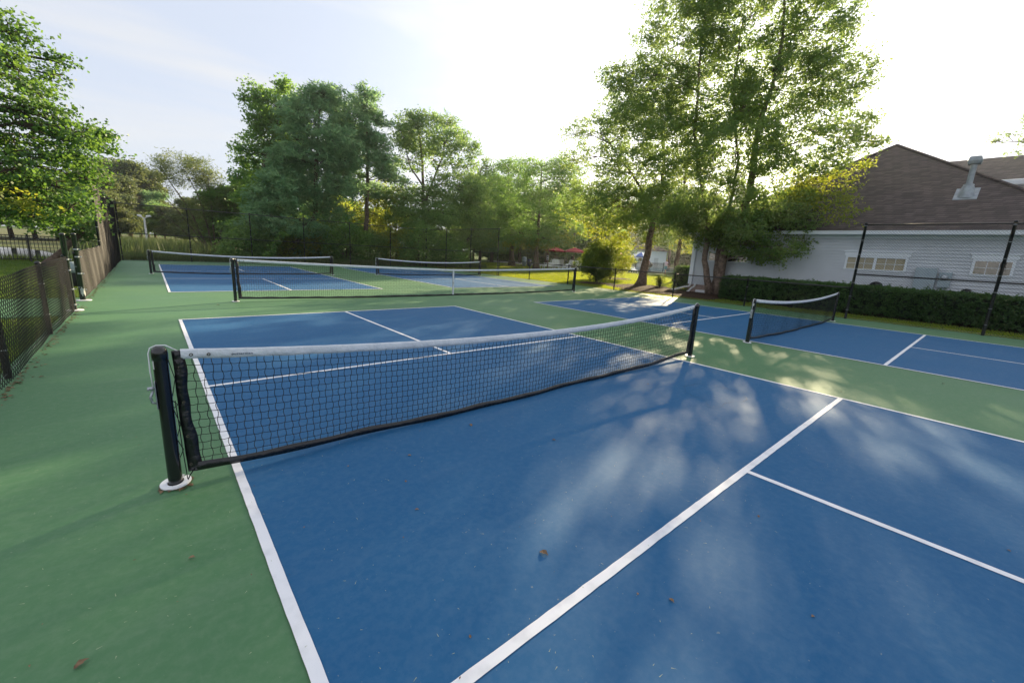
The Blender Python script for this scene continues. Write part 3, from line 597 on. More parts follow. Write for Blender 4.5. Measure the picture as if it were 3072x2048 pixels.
# flue on the roof
zr = 3.17+(23.75-ex0)*(7.72-3.17)/(28.2-ex0)
fl = root('flue_pipe', (23.75, -1.65, zr), 'galvanised metal flue pipe with square cap standing on the brown roof', 'flue')
sl_ = (7.72-3.17)/(28.2-ex0)
MB().add([(x, y, x*sl_+.03) for x, y in ((-.32, -.32), (-.32, .32), (.40, .32), (.40, -.32))]+[(x, y, x*sl_+.01) for x, y in ((-.32, -.32), (-.32, .32), (.40, .32), (.40, -.32))], [(0, 3, 2, 1), (0, 1, 5, 4), (1, 2, 6, 5), (2, 3, 7, 6), (3, 0, 4, 7)]).obj('flashing', M['flue'], fl)
MB().lathe([(.27, -.12), (.17, .30), (.13, .36)], 18).lathe([(.150, .34), (.155, .38), (.12, .40)], 18).obj('flashing_cone', M['flue'], fl, smooth=True)
MB().lathe([(.092, .2), (.092, 1.15)], 18).obj('pipe', M['flue'], fl, smooth=True)
MB().add([(x*s, y*s, z) for s, z in ((.17, 1.10), (.20, 1.22), (.17, 1.36), (.13, 1.39)) for x, y in ((-1, -1), (1, -1), (1, 1), (-1, 1))], [(i*4+k, i*4+(k+1) % 4, i*4+4+(k+1) % 4, i*4+4+k) for i in range(3) for k in range(4)]+[(0, 3, 2, 1), (12, 13, 14, 15)]).obj('cap', M['flue'], fl, bevel=.03)
# second, higher building behind
B2 = root('rear_building', (36, -8, 0), 'higher brown roofed wing with white fascia behind the main roof', 'building'); o2 = (36, -8, 0)
MB().add([(35.6, -1.7, 6.90), (35.6, -20, 6.90), (40, -20, 8.9), (40, .6, 8.9)], [(0, 1, 2, 3)]).obj('roof', M['shingle'], B2, o2)
MB().box(35.9, 47, -20, -1.9, 0, 6.55).obj('wall', M['siding'], B2, o2)
MB().box(35.55, 35.75, -20, -1.6, 6.62, 6.885).obj('fascia', M['trim'], B2, o2)
MB().box(35.75, 36.4, -20, -1.62, 6.56, 6.62).obj('soffit', M['trim'], B2, o2)

# ---------------------------------------------------------------- leaves, trees, hedges
def leaves(Cn, size, spread, per, flat=.7, aspect=.55, droop=0, rg=rng):
    """diamond leaf faces scattered round the cluster centres Cn"""
    kt = 8; per = max(kt, per//kt*kt); nt_ = len(Cn)*per//kt
    B = np.repeat(Cn, per//kt, 0)+rg.normal(0, .62, (nt_, 3))*np.array([spread, spread, spread*flat])
    T = rg.normal(0, 1, (nt_, 3)); T[:, 2] = T[:, 2]*flat*.7-droop*2; T /= np.linalg.norm(T, axis=1)[:, None]
    n = nt_*kt; P = np.repeat(B, kt, 0)+np.repeat(T, kt, 0)*(np.tile(np.linspace(-.5, .5, kt), nt_)*spread*2.3)[:, None]+rg.normal(0, .30, (n, 3))*size
    a = rg.normal(0, 1, (n, 3)); a[:, 2] = a[:, 2]*.7-droop*1.5; a /= np.linalg.norm(a, axis=1)[:, None]
    b = rg.normal(0, 1, (n, 3)); b -= a*(a*b).sum(1)[:, None]; b /= np.linalg.norm(b, axis=1)[:, None]
    s = size*rg.uniform(.65, 1.3, n)[:, None]*.5
    V = np.stack([P-a*s, P+b*s*aspect, P+a*s, P-b*s*aspect], 1).reshape(-1, 3)
    return V, np.arange(n*4).reshape(-1, 4)
def sample_blob(c, R3, k, rg, shell=.45):
    d = rg.normal(0, 1, (k, 3)); d /= np.linalg.norm(d, axis=1)[:, None]; r = rg.uniform(shell, 1, k)**.7
    return c+d*r[:, None]*R3
def pxblob(px, py, rx, ry, D, depth=1.0):
    c = at(px, py, D); a = at(px+rx, py, D); b = at(px, py-ry, D); R_ = np.linalg.norm((a-c)[:2]); H_ = abs(b[2]-c[2])
    t = (a-c)[:2]; t = t/np.linalg.norm(t); return c, R_, H_, t
DM = 5.2      # leaf clusters per square metre of crown, times each tree's own density
def make_tree(name, label, cat, base, trunks, blobs, leaf, lsize, per=34, dens=9.0, spread=.30, group=None, bark='bark', D=None, flat=.6, depth=.9, aspect=.55, droop=0, seed=1, trunk_r=(.2, .03), branch_r=.05, extra=None, dj=0, maxc=6000):
    """blobs in photo coordinates at ground distance D, i.e. real crown volumes at the tree's own distance"""
    rg = np.random.default_rng(seed); R = root(name, base, label, cat, group); org = base
    tb = MB(); nodes = []
    for path, r0, r1 in trunks:
        P = [np.array(p, float) for p in path]; Q = []
        for i in range(len(P)-1):
            for q in range(4):
                t = q/4; Q.append(P[i]*(1-t)+P[i+1]*t+rg.normal(0, .02, 3)*(i+q > 0))
        Q.append(P[-1]); n = len(Q); rr = [r0+(r1-r0)*(i/(n-1))**.8 for i in range(n)]
        if r0 > .1: rr[0] *= 1.5; rr[1] *= 1.2
        tb.tube(Q, rr, 9); nodes += [(q_, rr[i]) for i, q_ in enumerate(Q) if i > 2]
    to = tb.obj('trunk', M[bark], R, org, True)
    Cs = []; br = MB(); NP = np.array([q for q, _ in nodes])
    for bl in blobs:
        px, py, rx, ry = bl[:4]; DD = D+(bl[4] if len(bl) > 4 else rg.uniform(-dj, dj)); dn = bl[5] if len(bl) > 5 else 1
        c, R_, H_, t = pxblob(px, py, rx, ry, DD); dpt = min(R_*depth, 2.6)
        area = R_*H_; k = min(int(area*dens*dn*DM)+5, maxc)
        L3 = sample_blob(np.zeros(3), np.array([1, 1, 1]), k, rg); nrm = np.array([-t[1], t[0]])
        pts = np.stack([c[0]+L3[:, 0]*R_*t[0]+L3[:, 1]*dpt*nrm[0], c[1]+L3[:, 0]*R_*t[1]+L3[:, 1]*dpt*nrm[1], c[2]+L3[:, 2]*H_], 1)
        pts = pts[pts[:, 2] > .25]; Cs.append(pts)
        if not len(pts): continue
        low = NP[:, 2]+.35*np.linalg.norm(NP[:, :2]-c[:2], axis=1); dd = np.linalg.norm(NP-c, axis=1)+np.where(NP[:, 2] > c[2], 3*(NP[:, 2]-c[2]), 0)
        s = NP[int(np.argmin(dd))]; mid = (s+c)/2+np.array([0, 0, .12*np.linalg.norm(c-s)])+rg.normal(0, .08, 3)
        br.tube([s, (s+mid)/2+rg.normal(0, .05, 3), mid, c], [branch_r, branch_r*.8, branch_r*.6, branch_r*.35], 5)
        for q in pts[rg.choice(len(pts), min(len(pts), 16), replace=False)]:
            s2 = mid if rg.random() < .4 else c; m2 = (s2+q)/2+rg.normal(0, .1, 3); br.tube([s2, m2, q], [branch_r*.35, branch_r*.22, .006], 4, caps=False)
    br.obj('branches', M['twig' if bark == 'bark' else bark], to, org)
    Cn = np.concatenate(Cs)
    V, F = leaves(Cn, lsize, spread, per, flat, aspect, droop, rg); mesh('crown', V, F, M[leaf], R, org)
    if extra:
        for (leaf2, bl2, per2) in extra:
            C2 = []
            for px, py, rx, ry, dd in bl2:
                c, R_, H_, t = pxblob(px, py, rx, ry, D+dd); k = int(R_*H_*dens*3.5)+5; L3 = sample_blob(np.zeros(3), np.array([1, 1, 1]), k, rg, .1); nrm = np.array([-t[1], t[0]])
                C2.append(np.stack([c[0]+L3[:, 0]*R_*t[0]+L3[:, 1]*min(R_, 1.6)*nrm[0], c[1]+L3[:, 0]*R_*t[1]+L3[:, 1]*min(R_, 1.6)*nrm[1], c[2]+L3[:, 2]*H_], 1))
            V, F = leaves(np.concatenate(C2), lsize, spread, per2, flat, aspect, droop, rg); mesh('crown', V, F, M[leaf2], R, org)
    return R
tA = lambda *p, D: [at(x, y, D) for x, y in p]
# river birch clump by the building
bD = 23.7; B0 = np.array([21.5, 6.3, -.03])
def tp(D, *p): return [at(x, y, D) for x, y in p]
birch_blobs = [(2050, 130, 170, 120), (2250, 50, 230, 120), (2450, 90, 150, 120), (2500, 240, 140, 100), (2330, 270, 180, 130), (2130, 300, 180, 130), (1960, 270, 140, 90), (1850, 235, 55, 45, 0, .7), (2040, 430, 160, 110), (2200, 460, 180, 120), (2400, 440, 190, 110), (2560, 390, 70, 60, 0, .7), (2620, 425, 40, 28, 0, .6),
               (2150, 610, 170, 70), (2300, 620, 170, 70), (2210, 705, 120, 50), (2120, 700, 90, 45), (2330, 710, 110, 55), (2420, 690, 45, 60, -1, .6), (2040, 660, 80, 50), (1990, 610, 80, 60), (2250, -90, 330, 110), (2050, -40, 150, 90, 0, .6), (2300, 760, 60, 30, -.5, .5), (2250, 720, 90, 60, -1), (2100, 640, 120, 60), (2350, 640, 100, 50, -1), (2260, 680, 140, 50, -1.2), (2320, 770, 50, 28, -1.6, .6), (2370, 750, 40, 30, -1.8, .6), (2230, 320, 90, 80, -.8, .6)]
make_tree('birch_tree', 'tall multi-trunked birch in front of the white building, the sun shining through its crown', 'tree', tuple(B0),
          [([B0+[-.12, .1, 0]]+tp(bD-.1, (2113, 780), (2127, 690), (2100, 517), (2085, 402), (2105, 140), (2120, 0)), .17, .03),
           ([B0+[.05, 0, 0]]+tp(bD+.25, (2150, 790), (2165, 700), (2195, 600), (2215, 480), (2200, 250), (2230, 60)), .14, .03),
           ([B0+[.12, -.12, 0]]+tp(bD, (2174, 746), (2249, 574), (2260, 488), (2272, 390), (2300, 310), (2329, 218), (2349, 115), (2352, -60)), .23, .04)],
          birch_blobs, 'lf_birch', .12, per=48, dens=11, spread=.24, bark='birchbark', D=bD, seed=3, dj=1.2, branch_r=.035, droop=.06,
          extra=[('lf_gold', [(2470, 535, 100, 40, .3), (2540, 575, 45, 45, -1.2), (2600, 495, 28, 18, .3), (2440, 580, 70, 40, -.6), (2380, 540, 90, 40, .6), (2550, 640, 28, 35, -2.0), (2500, 620, 40, 40, -1.8), (2400, 600, 80, 40, -1.0)], 26)])
nst = root('bird_nest', tuple(at(2333, 212, bD-.05)), 'dark twig nest wedged high in the fork of the birch trunk', 'nest')
nv, nf = leaves(np.array([[0, 0, 0.]]), .22, .16, 420, .75, .08); mesh('twigs', nv, nf, M['twig'], nst); MB().lathe([(0, -.18), (.16, -.12), (.24, .0), (.2, .12), (.1, .1), (0, .04)], 14).obj('bowl', M['twig'], nst)
# leaning tree left of the building corner
lD = 27.5; L0 = np.array([23.0, 11.5, -.03])
make_tree('birch_tree', 'leaning tree in the mulch bed left of the building, with a wide spreading crown', 'tree', tuple(L0),
          [([L0]+tp(lD, (1938, 780), (1953, 690), (1975, 620), (1985, 560), (1992, 480), (1985, 340), (1960, 250)), .26, .04), (tp(lD, (1965, 640), (1930, 575), (1880, 500), (1830, 430)), .10, .03)],
          [(1800, 400, 95, 75, 0, .5), (1725, 405, 55, 40, 0, .28), (1900, 400, 120, 80), (1800, 520, 100, 75, 0, .5), (1920, 520, 130, 90), (1725, 480, 50, 40, 0, .28), (1850, 620, 120, 70), (1940, 610, 110, 70), (1980, 690, 70, 50), (1760, 600, 90, 60), (1880, 310, 80, 50), (1960, 330, 90, 80)],
          'lf_birch', .13, per=42, dens=9, spread=.26, bark='birchbark', D=lD, seed=4, dj=1.2, branch_r=.04,
          extra=[('lf_gold', [(1800, 690, 90, 45, 1), (1870, 710, 70, 40, 1), (1760, 640, 90, 50, 2), (1880, 660, 90, 50, 2), (1940, 720, 40, 35, .8), (1830, 740, 60, 30, 1)], 20)])
# third trunk behind small hedge
make_tree('birch_tree', 'straight brown trunk rising from behind the small clipped hedge beside the building corner', 'tree', (32.1, 14.0, -.03),
          [([np.array([32.1, 14.0, -.03])]+tp(36.6, (2030, 790), (2040, 730), (2050, 600), (2060, 480)), .24, .06)],
          [(2030, 650, 90, 50), (2060, 560, 90, 70), (2000, 560, 80, 60), (2080, 470, 80, 60), (2050, 735, 50, 26)], 'lf_gold', .13, per=24, dens=5.5, spread=.32, D=36.6, seed=5, dj=1)
# lawn maples
make_tree('maple_tree', 'sunlit lawn maple whose trunk stands just left of the patio umbrellas', 'tree', (31.3, 29.7, -.03),
          [([np.array([31.3, 29.7, -.03])]+tp(45.6, (1610, 750), (1615, 690), (1620, 600), (1625, 500)), .30, .05)],
          [(1560, 700, 70, 35), (1640, 715, 80, 28), (1700, 690, 70, 35), (1600, 640, 110, 60), (1690, 610, 80, 70), (1560, 590, 80, 60), (1640, 540, 100, 60), (1600, 500, 60, 30), (1700, 540, 60, 50), (1680, 500, 50, 30), (1500, 655, 40, 40)], 'lf_maple', .17, per=32, dens=5.5, spread=.40, D=45.6, seed=6, dj=1.5,
          extra=[('lf_gold', [(1630, 735, 70, 18, -.5), (1560, 725, 50, 22, -.5), (1690, 715, 50, 22, -.5), (1700, 640, 60, 50, 1.5)], 26)])
make_tree('maple_tree', 'shaded lawn maple with a dark reddish trunk, just right of the tall corner fence', 'tree', (33.06, 35.8, -.03),
          [([np.array([33.06, 35.8, -.03])]+tp(51.3, (1535, 740), (1535, 690), (1530, 600), (1525, 520)), .36, .06)],
          [(1500, 700, 60, 30), (1560, 690, 70, 35), (1520, 620, 90, 60), (1470, 580, 70, 60), (1530, 540, 80, 60), (1500, 640, 90, 50), (1530, 500, 45, 28)], 'lf_maple', .18, per=32, dens=5.0, spread=.42, D=51.3, seed=7, dj=1.5,
          extra=[('lf_gold', [(1530, 735, 50, 18, -.5), (1480, 715, 30, 16, -.5)], 24)])
# left maples
make_tree('maple_tree', 'large bright green maple filling the left edge beside the pond', 'tree', (-8.0, 12.5, -.03),
          [([np.array([-8.0, 12.5, -.03])]+tp(16.5, (-190, 560), (-150, 400), (-120, 200), (-100, 30)), .26, .05)],
          [(25, 95, 70, 60), (45, 200, 62, 60), (168, 185, 20, 24, 0, .8), (155, 225, 22, 22, 0, .8), (100, 270, 55, 38), (80, 340, 90, 55), (120, 320, 45, 45, 0, .6), (40, 420, 110, 55), (190, 390, 60, 45), (245, 400, 22, 40), (150, 480, 120, 50), (260, 470, 60, 45), (300, 430, 20, 35, 0, .8), (285, 395, 22, 30, 0, .6), (30, 510, 90, 50), (170, 560, 120, 50), (60, 590, 110, 55), (270, 540, 40, 30, 0, .7), (210, 620, 80, 40), (100, 650, 110, 32), (-90, 150, 110, 150), (-120, 450, 140, 130), (-100, 640, 120, 50), (310, 405, 12, 14, 0, .8)],
          'lf_maple2', .085, per=48, dens=16, spread=.24, D=16.0, seed=8, dj=1.4, branch_r=.05, aspect=.72, depth=1.2, flat=.34, droop=.05,
          extra=[('lf_gold', [(100, 620, 24, 16, -1.2), (20, 580, 40, 22, -1.2), (60, 600, 30, 14, -1.2)], 22)])
make_tree('maple_tree', 'darker green tree behind the end of the picket fence, left of the tall fence', 'tree', (-3.6, 22.4, -.03),
          [([np.array([-3.6, 22.4, -.03])]+tp(25.8, (246, 700), (245, 640), (240, 560), (230, 480)), .13, .04)],
          [(250, 590, 40, 50), (215, 640, 60, 45), (270, 650, 35, 45), (180, 600, 60, 50), (130, 660, 90, 26), (190, 690, 70, 18), (260, 700, 35, 22)], 'lf_oak', .16, per=28, dens=9, spread=.28, D=25.5, seed=9, dj=.8, aspect=.7)
# woods behind the back fence: each tree its own crown
W_G = 'woodland trees behind the back fence'
make_tree('maple_tree', 'broadleaf tree forming the ragged left edge of the woods, its crown tip the highest', 'tree', (3.9, 35.0, -.03),
          [([np.array([3.9, 35.0, -.03])]+tp(38.2, (760, 640), (790, 500), (830, 380), (855, 270)), .24, .04)],
          [(858, 262, 30, 24), (830, 320, 70, 50), (765, 290, 40, 40, 0, .8), (780, 350, 50, 40), (800, 420, 70, 50), (740, 450, 45, 18, 0, .8), (770, 500, 60, 40), (715, 530, 28, 14, 0, .8), (800, 560, 70, 50), (870, 380, 60, 60), (850, 480, 70, 60), (760, 600, 60, 50), (820, 650, 90, 50), (750, 690, 60, 40), (800, 730, 90, 30)],
          'lf_maple', .20, per=28, dens=14, spread=.32, D=38.2, seed=10, group=W_G, dj=1.5)
def pine(label, base, D, path, blobs, seed, dens=7.5, lsize=.36):
    make_tree('pine_tree', label, 'tree', base, [([np.array(base)]+tp(D, *path), .26, .04)], blobs, 'lf_pine', lsize, per=32, dens=dens*.55, spread=.30, D=D, seed=seed, group=W_G, flat=.42, aspect=.24, dj=1.3, branch_r=.045)
pine('broad blue-green pine mass, widest and densest tree of the woods', (7.2, 32.5, -.03), 36.4, ((945, 650), (950, 500), (955, 380), (965, 270)),
     [(965, 280, 45, 30), (1000, 290, 40, 30), (920, 310, 50, 40), (960, 350, 100, 45), (1000, 420, 90, 45), (890, 420, 70, 45), (950, 480, 110, 40), (860, 540, 80, 35), (900, 600, 110, 35), (830, 620, 80, 30), (800, 590, 60, 25), (960, 560, 90, 40), (880, 340, 50, 50), (900, 480, 70, 50), (840, 480, 50, 40), (1020, 560, 50, 40), (790, 640, 60, 40), (850, 560, 90, 50), (880, 680, 100, 30), (780, 680, 70, 25), (990, 640, 60, 30), (920, 740, 90, 25), (1030, 480, 50, 40)], 11, dens=12)
pine('second dark pine close behind the broad one, showing bare trunks between its boughs', (9.6, 34.0, -.03), 38.4, ((985, 640), (985, 540), (990, 420), (1010, 300)),
     [(1010, 330, 50, 30), (1040, 380, 50, 40), (1000, 470, 60, 35), (1040, 450, 60, 40), (1000, 700, 70, 30), (960, 720, 60, 25)], 12, dens=9)
pine('slender pine with an exposed trunk and a spiky leader, right of the broad pine', (11.6, 33.2, -.03), 38.3, ((1098, 700), (1101, 600), (1103, 480), (1100, 360), (1092, 262)),
     [(1092, 275, 14, 18), (1062, 300, 14, 18, 0, .9), (1122, 290, 14, 18, 0, .9), (1095, 320, 35, 20), (1070, 345, 35, 20), (1120, 350, 35, 18), (1150, 370, 25, 10), (1090, 395, 60, 25), (1060, 430, 60, 25), (1130, 430, 55, 22), (1090, 465, 80, 22), (1040, 490, 50, 18), (1150, 480, 45, 18), (1165, 530, 38, 14), (1070, 520, 35, 12, 0, .5), (1190, 545, 40, 12, 0, .7), (1050, 560, 50, 22), (1120, 570, 45, 25), (1020, 540, 40, 30), (1140, 500, 50, 20), (1060, 400, 40, 30), (1010, 420, 40, 40)], 13, dens=14)
make_tree('oak_tree', 'open crowned oak against the sky, right half of the woods, sky showing through its boughs', 'tree', (17.0, 33.4, -.03),
          [([np.array([17.0, 33.4, -.03])]+tp(40.4, (1272, 700), (1270, 620), (1268, 520), (1262, 430), (1250, 350)), .26, .04), (tp(40.4, (1270, 620), (1300, 540), (1330, 460), (1345, 380)), .13, .03), (tp(40.4, (1270, 560), (1230, 500), (1210, 420)), .10, .03)],
          [(1255, 350, 28, 20), (1235, 370, 45, 30), (1300, 360, 26, 22), (1345, 370, 30, 25), (1260, 420, 80, 45), (1340, 430, 60, 50), (1390, 420, 16, 28), (1210, 410, 40, 40), (1420, 450, 24, 30, 0, .8), (1300, 480, 60, 30, 0, .5), (1400, 500, 45, 40, 0, .6), (1230, 480, 50, 40, 0, .5), (1360, 560, 90, 45), (1280, 590, 90, 30), (1200, 590, 60, 30), (1420, 570, 50, 50), (1330, 640, 100, 40), (1430, 640, 60, 50), (1220, 650, 80, 35)],
          'lf_oak', .18, per=28, dens=12, spread=.34, D=40.4, seed=14, group=W_G, dj=1.4)
make_tree('oak_tree', 'grey-green tree standing between the open oak and the lawn maples', 'tree', (24.0, 36.0, -.03),
          [([np.array([24.0, 36.0, -.03])]+tp(46, (1420, 700), (1430, 600), (1440, 520)), .22, .04)],
          [(1440, 560, 50, 50), (1400, 600, 60, 50), (1450, 640, 70, 50), (1390, 660, 70, 40), (1460, 500, 30, 25), (1420, 720, 80, 35), (1350, 720, 60, 30)], 'lf_oak', .20, per=26, dens=6, spread=.4, D=46, seed=15, group=W_G, dj=1.5)
make_tree('maple_tree', 'low spreading understorey tree with yellow-lit leaves below the pines', 'tree', (9.5, 36.5, -.03),
          [([np.array([9.5, 36.5, -.03])]+tp(41, (985, 760), (990, 700), (1000, 650)), .12, .03)],
          [(1010, 640, 50, 60), (1040, 680, 40, 50), (990, 700, 40, 40), (1180, 680, 80, 40), (1120, 640, 60, 60), (1150, 590, 60, 45)], 'lf_gold', .20, per=24, dens=5.5, spread=.4, D=41.5, seed=16, group=W_G, dj=1.5)
make_tree('willow_tree', 'pale willow with many thin stems fanning out, left of the woods', 'tree', (2.9, 42.0, -.03),
          [(tp(45.2, (640, 770), (600, 700), (570, 630), (520, 560), (480, 500)), .10, .02), (tp(45.2, (644, 770), (625, 690), (600, 600), (560, 520)), .10, .02), (tp(45.2, (648, 770), (640, 680), (632, 600), (625, 540)), .09, .02), (tp(45.2, (640, 770), (580, 690), (520, 620), (470, 560)), .07, .015), (tp(45.2, (650, 770), (665, 690), (670, 610)), .07, .015), (tp(45.2, (636, 770), (560, 700), (500, 650), (450, 600)), .05, .01), (tp(45.2, (650, 770), (690, 700), (700, 640)), .05, .01)],
          [(530, 490, 70, 34), (480, 515, 36, 30, 0, .7), (600, 510, 45, 40), (560, 540, 60, 28, 0, .6), (630, 540, 38, 34), (500, 560, 40, 30, 0, .3), (660, 580, 30, 30, 0, .6), (610, 620, 50, 34), (650, 640, 40, 40), (570, 660, 50, 30, 0, .5), (690, 600, 30, 40), (600, 700, 60, 30, 0, .4)],
          'lf_willow', .17, per=32, dens=14.0, spread=.34, D=45.2, seed=17, dj=1.2, branch_r=.02, aspect=.25)
# far right branch tips
make_tree('maple_tree', 'leafy branch tips reaching in at the right edge above the roofs', 'tree', (36.0, -9.5, -.03),
          [([np.array([36.0, -9.5, -.03])]+tp(30, (3400, 600), (3350, 450), (3250, 400)), .25, .05), (tp(30, (3300, 450), (3150, 430), (3060, 425), (2975, 427)), .05, .008), (tp(30, (3290, 400), (3150, 380), (3070, 360)), .05, .01)],
          [(3000, 420, 20, 6, 0, .5), (3040, 405, 20, 8, 0, .6), (3050, 455, 24, 6, 0, .6), (3070, 420, 16, 12, 0, .6), (3080, 360, 14, 10, 0, .5), (3110, 400, 30, 60, 0, .8), (3200, 430, 80, 90), (3260, 380, 90, 110)], 'lf_birch', .10, per=16, dens=9, spread=.18, D=30, seed=18, dj=.8, branch_r=.012)
# generic trees: copies of two source trees filling the depth of the woods
def source_tree(name, leaf, seed, H=9.0, Rr=3.4, n=1700, lsize=.25, low=.25):
    rg = np.random.default_rng(seed); R = root(name, (0, 0, 0), None, 'tree')
    t = MB(); t.tube([(0, 0, 0), (.1, .05, H*.3), (-.05, .1, H*.6), (.1, 0, H*.9)], [.22, .17, .11, .03], 8)
    for k in range(14):
        a = rg.uniform(0, 6.28); z = H*rg.uniform(.25, .75); t.tube([(0, 0, z), (Rr*.4*math.cos(a), Rr*.4*math.sin(a), z+.6), (Rr*.8*math.cos(a), Rr*.8*math.sin(a), z+1.0)], [.06, .04, .015], 5)
    t.obj('trunk', M['bark'], R, None, True)
    cs_ = []
    for k in range(22):
        z = H*rg.uniform(low, .93); rr = Rr*math.sqrt(max(.12, 1-((z/H-.5)/.55)**2))*rg.uniform(.35, .8); a = rg.uniform(0, 6.28); c = np.array([rr*math.cos(a), rr*math.sin(a), z])
        cs_.append(sample_blob(c, np.array([1.3, 1.3, .8])*rg.uniform(.7, 1.2), n//22, rg, .2))
    V, F = leaves(np.concatenate(cs_), lsize, .42, 34, .6, .6, 0, rg); mesh('crown', V, F, M[leaf], R)
    return R
s1 = source_tree('broadleaf_tree', 'lf_oak', 31); s2 = source_tree('broadleaf_tree', 'lf_maple', 32, H=8.5, Rr=3.8); s3 = source_tree('conifer_tree', 'lf_pine', 33, H=9.5, Rr=2.6, n=1700, low=.1, lsize=.2); s4 = source_tree('broadleaf_tree', 'lf_far', 34, H=9, Rr=4.2)
GB = 'trees in the depth of the woods'
spots = [  # px of trunk, D, source, height scale, label
    (600, 62, s4, .62, 'muted olive tree just behind the fanning willow'), (690, 47, s2, .72, 'yellow-green tree between willow and woods'), (700, 55, s4, .55, 'low olive tree in the gap left of the woods'),
    (560, 70, s4, .48, 'small olive tree under the willow crown'), (790, 46, s1, .78, 'shaded tree behind the left edge of the woods'), (880, 48, s2, .85, 'tree hidden behind the broad pine'),
    (1010, 52, s2, .80, 'backlit tree glowing between the pine trunks'), (1110, 50, s1, .62, 'dark tree behind the slender pine trunk'), (1190, 54, s2, .74, 'backlit tree filling the gap left of the oak trunk'),
    (1270, 56, s1, .70, 'dark tree directly behind the oak trunk'), (1350, 52, s2, .74, 'tree behind the right side of the oak'), (1420, 58, s1, .85, 'tree behind the tall fence corner'),
    (1475, 66, s3, 1.35, 'pointed conifer rising left of the lawn maples'), (1440, 60, s3, 1.0, 'lower conifer behind the fence corner post'), (1560, 70, s2, 1.25, 'tall tree behind the shaded lawn maple'),
    (1640, 72, s1, 1.38, 'tall dark tree behind the sunlit lawn maple'), (1720, 66, s2, 1.3, 'tall backlit tree above the patio umbrellas'), (1790, 64, s1, 1.15, 'dark tree above the round lawn shrub'),
    (1860, 116, s2, 1.9, 'backlit tree above the blue and white umbrella'), (1930, 118, s1, 1.9, 'dark tree over the pool house roof'), (2010, 114, s2, 1.9, 'backlit tree right of the pool house'), (2080, 96, s1, 1.7, 'dark tree behind the building corner'),
    (1600, 82, s1, 1.1, 'deep shade tree behind the patio bins'), (1700, 84, s1, 1.1, 'deep shade tree behind the left umbrella'), (1500, 80, s1, 1.1, 'deep shade tree past the shaded maple trunk'), (2140, 70, s2, 1.1, 'tree showing past the birch trunks over the roof edge')]
first = {}
for px, D_, src, sc, lab in spots:
    p_ = at(px, 760, D_); p_[2] = -.05; rzv = (px*7 % 360)/57.3
    if id(src) not in first:
        first[id(src)] = 1; src.location = p_; src.rotation_euler = (0, 0, rzv); src.scale = (sc, sc, sc); tag(src, lab, 'tree', GB)
    else: dup(src, None, p_, rzv, lab, GB, (sc*1.05, sc*.95, sc))
GT = 'thicket bushes behind the pool area'
tl = ['deep shade thicket past the corner post', 'deep shade thicket behind the shaded maple trunk', 'thicket between the two lawn maple trunks', 'thicket behind the blue bin', 'thicket behind the left red umbrella', 'thicket behind the right red umbrella', 'thicket hidden behind the round shrub', 'thicket behind the hidden red umbrella', 'thicket behind the blue and white umbrella', 'thicket right of the pool house', 'thicket behind the straight trunk', 'thicket behind the small hedge']
for i, px in enumerate((1470, 1520, 1570, 1615, 1665, 1715, 1765, 1820, 1880, 2010, 2045, 2090)):
    c_ = at(px, 760, 78 if px < 1850 else 122); dup(s1 if i % 2 else s3, None, (c_[0], c_[1], -3.2 if i % 2 else -.3), i*1.3, tl[i], GT, (1.6, 1.6, .95 if i % 2 else .8) if px < 1850 else (2.5, 2.5, 1.5))
GF = 'far trees beyond the field on the left'
for px, D_, src, sc, lab in ((335, 75, s4, .95, 'leftmost far tree, right beside the tall fence corner'), (365, 88, s4, .95, 'far olive tree left of the white lamp post'), (398, 92, s4, 1.35, 'rounded pale far tree, tallest beyond the field'), (428, 96, s4, 1.05, 'far tree directly behind the white lamp post'), (470, 90, s3, .85, 'dark far conifer right of the lamp post'),
                             (500, 84, s1, .65, 'dark far tree below the willow branches'), (530, 80, s4, .6, 'olive far thicket tree below the willow'), (450, 110, s3, 1.1, 'dark pointed far tree just above the fence rail'), (352, 64, s4, .62, 'low olive tree over the reeds by the corner')):
    p_ = at(px, 740, D_); p_[2] = -.05; dup(src, None, p_, px*.37, lab, GF, (sc*1.1, sc*1.1, sc))
for px, D_, sc, lab in ((-60, 75, .9, 'far bank tree beyond the pond at the left edge'), (40, 80, .75, 'olive far bank tree across the pond'), (110, 85, .8, 'far bank tree half hidden by the maple leaves'), (180, 80, .9, 'far bank tree behind the second picket post')):
    p_ = at(px, 730, D_); p_[2] = -.05; dup(s4, None, p_, px*.37, lab, 'far bank trees across the pond', (sc*1.6, sc*1.6, sc))
# shrubs
def shrub(name, label, c, R3, leaf, n, lsize, spread=.10, per=22, cat='shrub', group=None, stems=8, seed=1, flat=.9, parent_cat=None):
    rg = np.random.default_rng(seed); R = root(name, (c[0], c[1], -.03), label, cat, group); st = MB()
    for k in range(stems):
        a = rg.uniform(0, 6.28); r = rg.uniform(.2, .8); st.tube([(0, 0, 0), (R3[0]*r*.4*math.cos(a), R3[1]*r*.4*math.sin(a), c[2]*.6), (R3[0]*r*math.cos(a), R3[1]*r*math.sin(a), c[2]+R3[2]*.5)], [.03, .02, .006], 5)
    st.obj('stems', M['twig'], R)
    P = sample_blob(np.zeros(3), np.ones(3), n, rg, .5); az_ = np.arctan2(P[:, 1], P[:, 0]); ph_ = rg.uniform(0, 6, 4)
    P = P*(1+.16*np.sin(3*az_+ph_[0]+2.5*P[:, 2])+.12*np.sin(5*az_+ph_[1]-4*P[:, 2])+.10*np.sin(7*P[:, 2]+ph_[2]))[:, None]*np.array(R3)+[0, 0, c[2]]; P = P[P[:, 2] > .08]
    V, F = leaves(P, lsize, spread, per, flat, .6, 0, rg); mesh('foliage', V, F, M[leaf], R); return R
